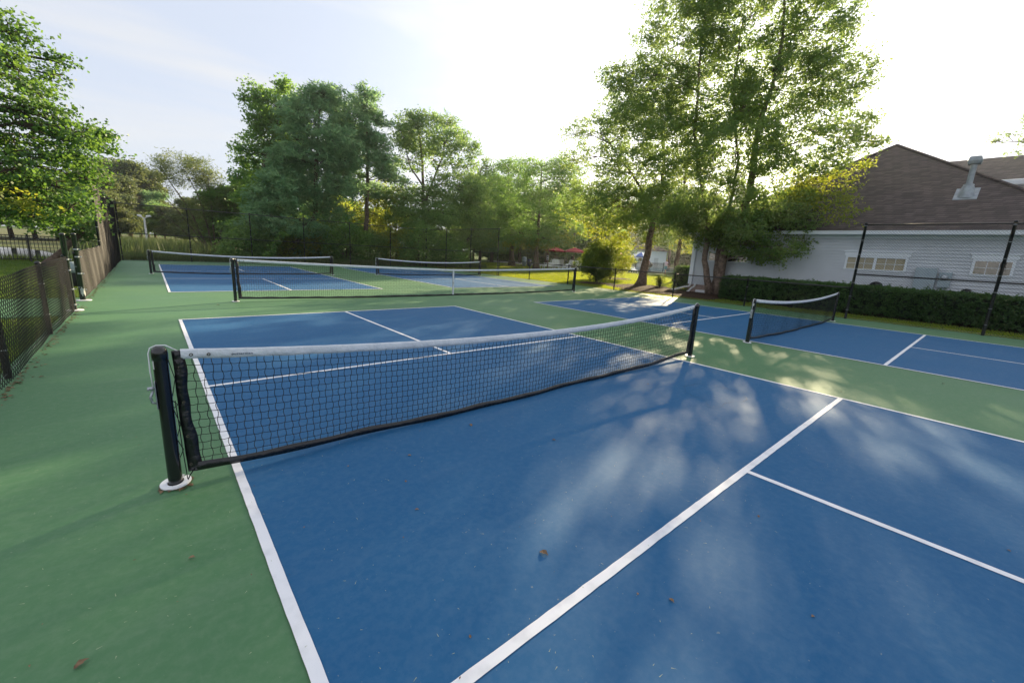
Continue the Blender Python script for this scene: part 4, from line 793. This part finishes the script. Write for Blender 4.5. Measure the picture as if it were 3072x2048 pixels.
shrub('round_shrub', 'big rounded shrub in its own mulch ring on the lawn behind the low fence', (20.6, 13.1, 1.30), (1.15, 1.05, 1.10), 'lf_bush', 900, .085, .13, 26, seed=41, stems=12)
shrub('tall_shrub', 'loose yellow-green shrub standing behind the big rounded shrub', (25.8, 15.9, 1.5), (1.5, 1.3, 1.4), 'lf_gold', 600, .10, .18, 24, seed=42)
shrub('small_shrub', 'small bare-stemmed bush in the mulch bed between fence and building', (22.5, 9.9, .42), (.30, .30, .42), 'lf_bush', 130, .055, .06, 14, seed=43, stems=26)
shrub('young_shrub', 'small pale-leaved shrub seen through the back right fence', (22.2, 30.2, .95), (.9, .8, .45), 'lf_willow', 160, .12, .15, 18, seed=44)
GU = 'undergrowth bushes along the back fence'
ul = ['leftmost dark bush behind the back fence', 'bush behind the back fence below the first pine', 'bush climbing the back fence with pale vine leaves', 'bush below the pine trunks behind the back fence', 'bush behind the second back fence post from the middle', 'yellowish bush below the slender pine', 'dark bush left of the oak trunk', 'bush right under the oak', 'bush left of the corner fence post', 'dark bush behind the corner fence post']
for i, px in enumerate((745, 800, 850, 910, 970, 1040, 1110, 1190, 1260, 1350)):
    c = at(px, 760, 35.5+(i*37 % 5)*.8); shrub('undergrowth_bush', ul[i], (c[0], c[1], 1.1+.3*(i % 3)), (1.9, 1.3, 1.3+.3*(i % 3)), ('lf_oak', 'lf_maple', 'lf_oak', 'lf_gold')[i % 4], 330, .16, .26, 22, 'bush', GU, seed=50+i)
# vine on the back fence
vp = []
for q in np.linspace(0, 1, 60): p_ = at(852-62*(1-q)**1.0, 700+95*(1-q)**1.3+6*math.sin(q*20), 32.5); vp.append(p_)
vr = root('climbing_vine', tuple(vp[0]), 'bright green vine climbing diagonally behind the back fence', 'vine'); V, F = leaves(np.array(vp), .16, .16, 12); mesh('leaves', V, F, M['lf_maple'], vr, tuple(vp[0])); MB().tube(vp[::6], .015, 5).obj('stem', M['twig'], vr, tuple(vp[0]))
# hedges
def hedge(label, x0, x1, y0, y1, h, lsize=.06, dens=900, seed=1, name='hedge'):
    rg = np.random.default_rng(seed); R = root(name, ((x0+x1)/2, (y0+y1)/2, -.03), label, 'hedge'); org = ((x0+x1)/2, (y0+y1)/2, -.03)
    MB().box(x0+.14, x1-.14, y0+.14, y1-.14, .1, h-.13).obj('dark_core', M['hedgecore'], R, org)  # solid dark box filling the space behind the leaf shell
    P = []
    for (a, b, c, d, e, f, ar) in ((x0, x0, y0, y1, .06, h, (y1-y0)*h), (x1, x1, y0, y1, .06, h, (y1-y0)*h), (x0, x1, y0, y1, h, h, (x1-x0)*(y1-y0)), (x0, x1, y0, y0, .06, h, (x1-x0)*h), (x0, x1, y1, y1, .06, h, (x1-x0)*h)):
        k = int(ar*dens/14); q = np.stack([rg.uniform(a, b, k) if b > a else np.full(k, a), rg.uniform(c, d, k) if d > c else np.full(k, c), rg.uniform(e, f, k) if f > e else np.full(k, e)], 1)
        bump_ = .05*np.sin(q[:, 1]*3.1+q[:, 0])+.04*np.sin(q[:, 1]*7.3)+.05*np.sin(q[:, 2]*5)
        cx_ = np.array([(x0+x1)/2, (y0+y1)/2, h/2]); s_ = 1-np.abs(rg.normal(0, .05, k))[:, None]+.4*bump_[:, None]*.5
        P.append(cx_*[1, 0, 1]+(q-cx_*[1, 0, 1])*np.concatenate([s_, np.ones((k, 1)), s_], 1))
    k = int((y1-y0)*9); sh = np.stack([rg.uniform(x0+.05, x1-.05, k), rg.uniform(y0, y1, k), h+rg.uniform(.0, .10, k)], 1); P.append(sh)
    V, F = leaves(np.concatenate(P), lsize, .06, 16, .9, .6, 0, rg); mesh('foliage', V, F, M['lf_hedge'], R, (org[0], org[1], 0)); return R
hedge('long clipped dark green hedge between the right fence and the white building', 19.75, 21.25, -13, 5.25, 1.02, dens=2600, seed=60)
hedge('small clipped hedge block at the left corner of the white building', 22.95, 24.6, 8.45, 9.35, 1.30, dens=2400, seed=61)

# ---------------------------------------------------------------- grass, reeds, litter (stuff)
def blades(name, area_fn, n, h, w, m, lean=.4, seed=1, z0=-.035):
    rg = np.random.default_rng(seed); P = area_fn(rg, n); n = len(P); a = rg.uniform(0, 2*PI, n); hh = h*rg.uniform(.5, 1.3, n)
    dx, dy = np.cos(a)*w/2, np.sin(a)*w/2; lx, ly = rg.normal(0, lean, n)*hh, rg.normal(0, lean, n)*hh; z = np.full(n, z0)
    V = np.stack([np.stack([P[:, 0]-dx, P[:, 1]-dy, z], 1), np.stack([P[:, 0]+dx, P[:, 1]+dy, z], 1), np.stack([P[:, 0]+lx, P[:, 1]+ly, z+hh], 1)], 1).reshape(-1, 3)
    return tag(mesh(name, V, np.arange(n*3).reshape(-1, 3), m), kind='stuff')
def inbed(P):
    k = np.ones(len(P), bool)
    k &= ~((P[:, 0] > 18.1) & (P[:, 0] < 24) & (P[:, 1] > 5.0) & (P[:, 1] < 10.0) & (P[:, 0] < 99))
    k &= ~((P[:, 0]-21.6)**2/5.5+(P[:, 1]-10.6)**2/3.4 < 1); k &= ~((P[:, 0] > 19.5) & (P[:, 1] < 5)); k &= ~((P[:, 0] > 21.95) & (P[:, 1] < 8))
    k &= (P[:, 0]-20.5)**2/1.7+(P[:, 1]-13.1)**2/1.0 > 1; return P[k]
def areaR(rg, n):
    d = rg.uniform(0, 1, n)**1.6; x = 17.45+d*24; y = rg.uniform(-12, 46, n); return inbed(np.stack([x, y], 1))
def areaL(rg, n):
    d = rg.uniform(0, 1, n)**1.4; x = -1.65-d*10; y = rg.uniform(.5, 26.3, n); P = np.stack([x, y], 1); return P[~((P[:, 1] > 7.8) & (P[:, 1] < 10.9) & (P[:, 0] > -4.3))]
blades('grass', areaR, 330000, .065, .022, M['grass'], seed=70)
M['grass2'] = leafmat('shaded_grass_blade', (.045, .105, .022), (.080, .145, .030), (.26, .36, .05), .4)  # duller, greener copy of the blades; left lawn's shade put into colour
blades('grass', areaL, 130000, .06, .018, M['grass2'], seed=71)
def areaB(rg, n):
    x = rg.uniform(-1.5, 24, n); y = 28.7+np.abs(rg.normal(0, 1.6, n)); return np.stack([x, y], 1)
blades('tall_grass', areaB, 26000, .42, .03, M['reed'], .25, 72)
def areaF(rg, n):
    x = rg.uniform(-4, 14, n); y = rg.uniform(34, 70, n); P = np.stack([x, y], 1); return P[(P[:, 0] < .12*P[:, 1])]
blades('reeds', areaF, 30000, 1.0, .05, M['reed'], .18, 73)
def areaP(rg, n):
    x = rg.uniform(-14, -3.2, n); y = 26.3+np.abs(rg.normal(0, .35, n)); return np.stack([x, y], 1)
blades('pond_weeds', areaP, 2500, .30, .04, M['lf_bush'], .4, 74)
def flat_litter(name, P, size, m, seed, z=.004, kind='stuff'):
    rg = np.random.default_rng(seed); n = len(P); a = rg.uniform(0, 2*PI, n); s = size*rg.uniform(.4, 1.4, n)
    c, s_ = np.cos(a), np.sin(a); V = []
    for ux, uy, uz in ((-1, 0, 0), (0, .45, .15), (1, 0, .05), (0, -.45, .2)): V.append(np.stack([P[:, 0]+s*(ux*c-uy*s_)/2, P[:, 1]+s*(ux*s_+uy*c)/2, z+s*uz*rg.uniform(.3, 1.4, n)], 1))
    return tag(mesh(name, np.stack(V, 1).reshape(-1, 3), np.arange(n*4).reshape(-1, 4), m), kind=kind)
yy = np.concatenate([rng.normal(c_, s_, 60) for c_, s_ in ((1.6, .5), (2.7, .3), (3.6, .4), (5.1, .5), (6.4, .25), (7.5, .4), (8.6, .3), (10.4, .3), (11.6, .5), (13, .6), (14.5, .5), (16.5, 1), (19, 1.5), (22, 1.5))]); flat_litter('leaf_litter', np.stack([XL+.055+np.abs(rng.normal(0, .045, len(yy))), yy], 1), .036, M['leafdry'], 80)
yy = rng.uniform(-9, 28, 1500); flat_litter('leaf_litter', np.stack([XR+.1-np.abs(rng.normal(0, .06, 1500))*.4, yy], 1), .05, M['leafdry'], 81, z=.006)
# grass clippings and specks on the paint
n = 2600; P = np.stack([-1.5+rng.uniform(0, 1, n)**1.5*10, rng.uniform(-2.6, 7, n)], 1); rg = np.random.default_rng(5); a = rg.uniform(0, 6.28, n); l = rg.uniform(.006, .03, n)*rg.uniform(.3, 1, n); w = .0015
V = np.stack([np.stack([P[:, 0]-w*np.sin(a), P[:, 1]+w*np.cos(a), np.full(n, .011)], 1), np.stack([P[:, 0]+w*np.sin(a), P[:, 1]-w*np.cos(a), np.full(n, .011)], 1), np.stack([P[:, 0]+l*np.cos(a), P[:, 1]+l*np.sin(a), np.full(n, .013)], 1)], 1).reshape(-1, 3)
M['clip'] = mat('dry_grass_clipping', (.34, .38, .24), .8); tag(mesh('grass_clippings', V, np.arange(n*3).reshape(-1, 3), M['clip']), kind='stuff')
flat_litter('dirt_specks', np.stack([rng.uniform(-1.4, 12, 700), rng.uniform(-2.4, 9, 700)], 1), .011, M['leafdry'], 83, z=.010)
# individual fallen leaves
GL = 'dry leaves lying on the court'
fl_ = [(1632, 1660, .055, 'brown curled leaf lying alone in the middle of the near blue court'), (1412, 1275, .045, 'dark curled leaf just in front of the near net'), (1661, 1320, .035, 'dark crumpled leaf on the blue court, second in front of the near net'), (1228, 1366, .030, 'small dark leaf on the blue court below the net bottom tape'), (1217, 1443, .022, 'tiny brown leaf on the blue court between net and centre'),
       (1251, 1528, .026, 'tiny reddish leaf on the blue court left of the centre leaf'), (576, 1672, .032, 'small brown leaf on the green strip left of the white sideline'), (245, 1990, .045, 'dark leaf at the bottom left of the green surface'), (1045, 1398, .022, 'tiny leaf close to the net bottom tape'), (1943, 1152, .030, 'tan leaf on blue court near the right net post'),
       (2275, 1548, .024, 'tiny dark leaf right of the thick white kitchen line'), (2015, 1801, .030, 'small reddish leaf near the bottom centre right'), (1913, 1781, .018, 'tiny red fleck of leaf at the bottom centre'), (125, 1131, .050, 'pale leaf on the green strip beside the left fence'), (2523, 1175, .024, 'pale leaf on the green strip beside the kitchen line end'),
       (2438, 1848, .022, 'tiny dark leaf near the bottom right'), (3026, 1651, .022, 'tiny dark leaf at the right edge'), (2830, 1151, .045, 'tan leaf on the sunlit green strip at right'), (655, 915, .07, 'tan leaf on the green strip in front of the tennis net post'), (1410, 1908, .018, 'tiny red speck of leaf at the bottom edge')]
for px, py, s, lab in fl_:
    g = gnd(px, py, .0088 if (px, py) in ((1943, 1152),) else .005); a = (px*13 % 628)/100
    v = []; nn = 9
    for i in range(nn):
        t = i/(nn-1); wd = s*.28*math.sin(PI*min(1, t*1.05)**.8)*(1+.25*math.sin(i*2.1+px)); cu_ = .12*s*math.sin(PI*t)+.1*s*t
        for q in (-1, 0, 1): v.append(((t-.5)*s, q*wd, .0004+cu_*.6+abs(q)*s*.15*math.sin(PI*t)))
    f = [(i*3+q, i*3+q+1, (i+1)*3+q+1, (i+1)*3+q) for i in range(nn-1) for q in range(2)]
    o = mesh('fallen_leaf', v, f, M['leafdry'], smooth=True); o.location = g; o.rotation_euler = (0, 0, a); tag(o, lab, 'leaf', GL)
# debris at the near post foot
dp = rng.normal(0, 1, (90, 2)); dp = dp/np.linalg.norm(dp, axis=1)[:, None]*rng.uniform(.045, .095, 90)[:, None]+[-.305, .05]; flat_litter('leaf_litter', dp, .035, M['leafdry'], 84, z=.004)

# ---------------------------------------------------------------- pool area and far things
sheet('pool_deck', [(38.5, 42.5), (40.5, 34.6), (42.6, 32.4), (61, 28), (68, 27), (110, 48), (96, 66), (44, 56)], -.012, M['deck'])
sheet('pool_water', [(50.5, 31.9), (60.5, 29.4), (90, 45.5), (76, 52)], -.006, M['pool'])
fence_run('distant chain-link pool fence behind the lawn maples', [(34.5, 42.5), (38.2, 38.6), (41.8, 34.9)], 1.2, rail=True, name='chain_link_fence', W=.072, wr=.003)
def umbrella(loc, label, mats, h=2.55, r=1.35, drop=.45, group='patio umbrellas by the pool'):
    R = root('patio_umbrella', loc, label, 'umbrella', group)
    MB().tube([(0, 0, 0), (0, 0, h)], .022, 8).obj('pole', M['wood'], R, smooth=True); MB().lathe([(.25, 0), (.25, .06), (.05, .09)], 14).obj('base', M['dark'], R)
    n = 8
    for j, mm in enumerate(mats):
        V = []; F = []
        for k in range(n):
            if k % len(mats) != j: continue
            a0, a1 = 2*PI*k/n, 2*PI*(k+1)/n; am = (a0+a1)/2; b = len(V)
            V += [(0, 0, h), (r*.5*math.cos(a0), r*.5*math.sin(a0), h-drop*.42), (r*.5*math.cos(a1), r*.5*math.sin(a1), h-drop*.42), (r*math.cos(a0), r*math.sin(a0), h-drop), (r*math.cos(a1), r*math.sin(a1), h-drop), (r*.93*math.cos(am), r*.93*math.sin(am), h-drop+.02), (r*.97*math.cos(a0), r*.97*math.sin(a0), h-drop-.14), (r*.97*math.cos(a1), r*.97*math.sin(a1), h-drop-.14), (r*.9*math.cos(am), r*.9*math.sin(am), h-drop-.12)]
            F += [(b, b+1, b+2), (b+1, b+3, b+5), (b+1, b+5, b+2), (b+2, b+5, b+4), (b+3, b+6, b+8, b+5), (b+5, b+8, b+7, b+4)]
        o = mesh('canopy', V, F, mm, R)
        sd_ = o.modifiers.new('thick', 'SOLIDIFY'); sd_.thickness = .012
    MB().lathe([(0, h+.08), (.03, h+.05), (.02, h)], 8).obj('finial', M['wood'], R)
    rb = MB()
    for k in range(n): a = 2*PI*k/n; rb.tube([(0, 0, h-.6), (r*.5*math.cos(a), r*.5*math.sin(a), h-drop*.42-.03)], .010, 4)
    rb.obj('struts', M['wood'], R); return R
def P2(px, D): q = at(px, 780, D); return (q[0], q[1], -.012)
umbrella(P2(1664, 53), 'red patio umbrella over the white chairs, the left one of the pair', [M['redfab']], r=1.30)
umbrella(P2(1722, 51), 'red patio umbrella right of its twin, nearest the round shrub', [M['redfab']], r=1.30)
umbrella(P2(1838, 55), 'red patio umbrella mostly hidden behind the yellow leaves', [M['redfab']], r=1.30)
umbrella(P2(1922, 60), 'blue and white umbrella beside the pool house', [M['bluefab'], M['whitep']], h=2.6, r=1.3, drop=.6)
# adirondack chairs
ac = root('adirondack_chair', (0, 0, 0), 'x', 'chair', 'white patio chairs')
m = MB()
for k in range(5): y = -.24+k*.12; m.box(-.02, .50, y-.05, y+.05, .34, .36, Matrix.Rotation(.12, 4, 'Y'))
m.obj('seat', M['whitep'], ac)
m = MB()
for k in range(5): y = -.24+k*.12; m.box(-.02, .0, y-.05, y+.05, .0, .75+.08*math.cos((k-2)*.7), Matrix.Translation((.02, 0, .33)) @ Matrix.Rotation(-.35, 4, 'Y'))
m.obj('backrest', M['whitep'], ac)
for s in (-1, 1):
    MB().box(-.10, .62, s*.33-.06, s*.33+.06, .56, .58).obj('armrest', M['whitep'], ac)
    MB().box(.50, .58, s*.33-.02, s*.33+.02, 0, .56).obj('leg', M['whitep'], ac); MB().box(-.18, -.10, s*.30-.02, s*.30+.02, 0, .40).obj('leg', M['whitep'], ac)
cl = [(1648, 50, 2.4, 'white patio chair, leftmost of the row under the left red umbrella'), (1660, 51, 3.4, 'white patio chair with its back to the left red umbrella pole'), (1672, 50, 4.0, 'white patio chair between the two red umbrellas'), (1684, 53, 1.0, 'white patio chair at the back between the umbrellas'), (1708, 49, 2.9, 'white patio chair left of the potted grass'), (1718, 50, 4.4, 'white patio chair behind the potted grass'), (1730, 49.5, 3.6, 'white patio chair right of the potted grass'), (1740, 51, 2.2, 'white patio chair touching the round shrub outline'), (2058, 58, 2.8, 'white patio chair beside the building corner')]
for i, (px, D_, rz, lab) in enumerate(cl):
    if i == 0: ac.location = P2(px, D_); ac.rotation_euler = (0, 0, rz); ac['label'] = lab
    else: dup(ac, None, P2(px, D_), rz, lab)
lg = root('sun_lounger', P2(1632, 50), 'x', 'lounger', 'white loungers by the pool'); MB().box(-.9, .4, -.3, .3, .30, .34).obj('seat', M['whitep'], lg)
MB().box(0, .65, -.3, .3, 0, .04, Matrix.Translation((.4, 0, .30)) @ Matrix.Rotation(-.5, 4, 'Y')).obj('backrest', M['whitep'], lg)
for sx in (-.8, .5):
    for sy in (-.27, .27): MB().box(sx-.02, sx+.02, sy-.02, sy+.02, 0, .30).obj('leg', M['whitep'], lg)
lg['label'] = 'white lounger left of the patio chairs'
for px, D_, rz, lab in ((1646, 47.5, .3, 'white lounger in front of the patio chairs'), (1694, 48.5, .2, 'white lounger between the two umbrella poles'), (1890, 54, .8, 'white lounger at the left end of the pool'), (1905, 52.5, .8, 'white lounger just behind the leaning trunk')): dup(lg, None, P2(px, D_), rz, lab)
# bins
def bin_(px, D, mm, label, lid=True):
    R = root('trash_bin', P2(px, D), label, 'bin'); MB().lathe([(0, .02), (.24, .02), (.27, .85), (.0, .85)], 14).obj('body', mm, R, smooth=True)
    if lid: MB().lathe([(.29, .85), (.30, .95), (.22, 1.1), (0, 1.16)], 14).obj('lid', M['greybox'], R, smooth=True)
    else: MB().lathe([(.30, .85), (.30, .90), (0, .93)], 14).obj('lid', mm, R)
bin_(1573, 53, M['greybox'], 'grey trash bin with a domed lid between the lawn maples'); bin_(1589, 52, M['bluebin'], 'dark blue bin left of the sunlit maple trunk', False)
pg = root('potted_grass', P2(1722, 46.8), 'dry ornamental grass clump in front of the patio chairs', 'plant'); MB().lathe([(0, 0), (.2, 0), (.27, .35), (.24, .35), (.2, .3), (0, .3)], 12).obj('pot', M['wood'], pg)
gv = blades('tuft', lambda rg, n: rg.normal(0, .12, (n, 2)), 260, .75, .02, M['reed'], .4, 90, z0=.3); gv.parent = pg; del gv['kind']
sg = root('notice_sign', P2(1644, 46.5), 'small white notice sign on a wooden post at the patio edge', 'sign'); MB().box(-.05, .05, -.05, .05, 0, 2.4).obj('post', M['wood'], sg); MB().box(-.075, -.055, -.16, .16, 1.0, 1.5).obj('board', M['whitep'], sg); MB().box(-.08, -.0755, -.1, .1, 1.30, 1.42).box(-.08, -.0755, -.1, .1, 1.08, 1.18).obj('print', M['ink'], sg)
# pool house, grill
ph = root('pool_house', (63, 31, 0), 'plain white pool house behind the swimming pool', 'building'); a_ = at(1905, 780, 101); b_ = at(1998, 780, 101)
ang = math.atan2(b_[1]-a_[1], b_[0]-a_[0]); Mx = Matrix.Translation((a_[0], a_[1], 0)) @ Matrix.Rotation(ang, 4, 'Z'); Lw = math.hypot(b_[0]-a_[0], b_[1]-a_[1])
MB().box(-1.5, Lw, 0, 7, 0, 3.6, Mx).obj('wall', M['trim'], ph, (63, 31, 0)); MB().add([tuple(Mx @ Vector(v)) for v in ((-1.9, -.4, 3.6), (Lw+.3, -.4, 3.6), (Lw+.3, 7.3, 3.6), (-1.9, 7.3, 3.6), (1, 3.5, 5.2), (Lw-2.5, 3.5, 5.2))], [(0, 1, 5, 4), (1, 2, 5), (2, 3, 4, 5), (3, 0, 4), (0, 3, 2, 1)]).obj('roof', M['shingle'], ph, (63, 31, 0))
dr = MB().box(Lw*.62, Lw*.62+.9, -.04, -.005, 0, 2.1, Mx).obj('door', M['siding'], ph, (63, 31, 0)); MB().box(Lw*.62+.7, Lw*.62+.8, -.1, -.05, 1.0, 1.08, Mx).obj('handle', M['dark'], dr, (63, 31, 0))
MB().box(.7, 1.5, -.03, -.005, 1.2, 1.9, Mx).obj('window', M['pane'], ph, (63, 31, 0))
gr = root('barbecue_grill', P2(1952, 56), 'black kettle shaped grill by the leaning trunk near the pool', 'grill'); MB().lathe([(0, .7), (.2, .72), (.36, .95), (.36, 1.0), (.2, 1.22), (0, 1.27)], 14).obj('kettle', M['dark'], gr, smooth=True)
for a in (0, 2.1, 4.2): MB().tube([(.12*math.cos(a), .12*math.sin(a), .75), (.32*math.cos(a), .32*math.sin(a), 0)], .02, 6).obj('leg', M['dark'], gr)
# people by the pool
def person(loc, rz, label, skin, shirt, shorts, hair, pose):
    R = root('person', loc, label, 'person', rz=rz)
    J = {'pel': (0, 0, .92), 'wa': (0, 0, 1.08), 'ch': (.02, 0, 1.30), 'nk': (.03, 0, 1.48), 'hd': (.05, 0, 1.60), 'ht': (.05, 0, 1.72), 'ls': (.02, .18, 1.42), 'rs': (.02, -.18, 1.42)}
    J.update({'lh': (0, .09, .88), 'rh': (0, -.09, .88), 'lk': (.05, .11, .48), 'rk': (-.04, -.11, .48), 'la': (.02, .12, .08), 'ra': (-.08, -.12, .08), 'lf': (.16, .14, .03), 'rf': (.08, -.14, .03)})
    J.update({'le': pose[0], 'lw': pose[1], 're': pose[2], 'rw': pose[3]})
    for s in ('l', 'r'):
        e = np.array(J[s+'e']); w = np.array(J[s+'w']); d = (w-e)/np.linalg.norm(w-e); J[s+'p'] = tuple(w+d*.08)
        sdv = np.cross(d, [0, 0, 1.]); sdv = sdv/(np.linalg.norm(sdv)+1e-6)
        for i in range(4): J['%sf%d' % (s, i)] = tuple(w+d*(.165-.01*abs(i-1.5))+sdv*(i-1.5)*.022)
        J[s+'t'] = tuple(w+d*.09+sdv*.05)
    E_ = [('pel', 'wa'), ('wa', 'ch'), ('ch', 'nk'), ('nk', 'hd'), ('hd', 'ht'), ('ch', 'ls'), ('ch', 'rs'), ('pel', 'lh'), ('pel', 'rh')]
    for s in ('l', 'r'): E_ += [(s+'s', s+'e'), (s+'e', s+'w'), (s+'w', s+'p'), (s+'h', s+'k'), (s+'k', s+'a'), (s+'a', s+'f')]+[(s+'p', '%sf%d' % (s, i)) for i in range(4)]+[(s+'w', s+'t')]
    rad = {'pel': .13, 'wa': .115, 'ch': .14, 'nk': .055, 'hd': .095, 'ht': .07, 's': .055, 'e': .042, 'w': .028, 'p': .032, 'h': .09, 'k': .055, 'a': .036, 'f': .035, 't': .010}
    names = list(J); me = bpy.data.meshes.new('body'); me.from_pydata([J[k] for k in names], [(names.index(a), names.index(b)) for a, b in E_], []); me.update()
    o = bpy.data.objects.new('body', me); C.objects.link(o); md = o.modifiers.new('skin', 'SKIN'); md.use_smooth_shade = True; sb = o.modifiers.new('sub', 'SUBSURF'); sb.levels = 1; sb.render_levels = 1
    sv = me.skin_vertices[0].data
    for i, k in enumerate(names):
        r = rad.get(k) or rad.get(k[1:]) or .009; sv[i].radius = (r, r)
    sv[names.index('pel')].use_root = True
    o.data.materials.append(skin); o.parent = R
    MB().lathe([(.165, 1.00), (.150, 1.12), (.170, 1.28), (.195, 1.40), (.13, 1.47), (.07, 1.50)], 16, (.01, 0, 0)).obj('shirt', shirt, o, smooth=True)
    for q in (-1, 1): MB().tube([(.02, q*.17, 1.43), tuple(np.array(J[('l' if q > 0 else 'r')+'e'])*.5+np.array((.02, q*.17, 1.43))*.5)], [.075, .065], 10).obj('sleeve', shirt, o, smooth=True)
    s_ = MB().lathe([(.165, 1.02), (.18, .92), (.175, .80), (.10, .78)], 16)
    for q in ('l', 'r'): s_.tube([J[q+'h'], tuple(np.array(J[q+'h'])*.35+np.array(J[q+'k'])*.65)], [.105, .09], 12)
    s_.obj('shorts', shorts, o, smooth=True)
    MB().lathe([(.06, 1.56), (.098, 1.60), (.112, 1.68), (.09, 1.755), (.04, 1.785), (0, 1.79)], 14, (.035, 0, 0)).obj('hair', hair, o, smooth=True)
    MB().tube([(.135, 0, 1.645), (.165, 0, 1.62), (.14, 0, 1.605)], [.008, .014, .008], 6).tube([(.128, -.035, 1.655), (.14, -.035, 1.655)], .010, 6).tube([(.128, .035, 1.655), (.14, .035, 1.655)], .010, 6).obj('face', skin, o, smooth=True)
    return R
p1 = at(1996, 815, 52); person((p1[0], p1[1], -.01), 5.4, 'person in a pale shirt and teal shorts standing at the poolside fence', M['skin'], M['shirt'], M['shorts'], M['blondhair'], ((.06, .26, 1.17), (.20, .24, .96), (.10, -.26, 1.18), (.28, -.34, .98)))
p2_ = at(1943, 800, 55); person((p2_[0], p2_[1], -.01), 3.0, 'person in a dark red top half hidden behind the leaning trunk', M['skin2'], M['shirt2'], M['shorts2'], M['hair'], ((.12, .24, 1.18), (.30, .18, 1.15), (.05, -.25, 1.17), (.18, -.22, .97)))
# white lamp post far in the field
lp = root('lamp_post', tuple(at(442, 728, 62)*[1, 1, 0]), 'white lamp post with a forked top standing in the far field', 'lamp post'); MB().lathe([(.10, 0), (.09, 3.1), (0, 3.1)], 10).obj('pole', M['whitep'], lp)
for s in (-1, 1): MB().tube([(0, 0, 3.0), (s*.25, s*-.1, 3.25)], .06, 6).tube([(s*.2, s*-.08, 3.25), (s*.55, s*-.2, 3.35)], [.13, .10], 8).obj('lamp_head', M['whitep'], lp)
# bag behind the gate
bp = root('sports_bag', (XL-.42, 13.2, 0), 'grey and black sports bag standing behind the gate gap', 'bag')
rgb = np.random.default_rng(2); V = []
for i in range(9):
    t = i/8; r = .20*math.sin(PI*(.14+.80*t))**.6
    for k in range(14): a = 2*PI*k/14; V.append((r*math.cos(a)*1.1+.10*t*t, r*.75*math.sin(a), .03+t*.62+.012*math.sin(a*3+i)))
F = [(i*14+k, i*14+(k+1) % 14, (i+1)*14+(k+1) % 14, (i+1)*14+k) for i in range(8) for k in range(14)]+[tuple(range(13, -1, -1)), tuple(range(8*14, 9*14))]
mesh('body', V, F, M['dark'], bp, smooth=True); MB().lathe([(.16, .40), (.245, .48), (.22, .60), (.12, .68), (0, .69)], 14, (.06, 0, 0)).obj('top_flap', M['greybox'], bp, smooth=True)
MB().tube([(.24, -.1, .10), (.30, -.08, .08), (.32, .02, .07), (.30, .12, .09), (.22, .14, .1)], .018, 6).tube([(.24, -.1, .16), (.30, 0, .15), (.22, .14, .16)], .014, 6).obj('strap', M['whitep'], bp, smooth=True)

# ---------------------------------------------------------------- added to lift the darks and glow like lens veil: thin haze
HZ = MB().box(-140, 160, -40, 170, -1.2, 30).obj('added_haze', None); tag(HZ, kind='stuff')
hm = bpy.data.materials.new('added_haze_air'); hm.use_nodes = True; t = hm.node_tree; t.nodes.clear(); ho = t.nodes.new('ShaderNodeOutputMaterial'); hv = t.nodes.new('ShaderNodeVolumePrincipled')
hv.inputs['Color'].default_value = (.92, .96, 1, 1); hv.inputs['Density'].default_value = HAZE; hv.inputs['Anisotropy'].default_value = .72; t.links.new(hv.outputs[0], ho.inputs['Volume']); HZ.data.materials.append(hm)
bpy.context.view_layer.update()
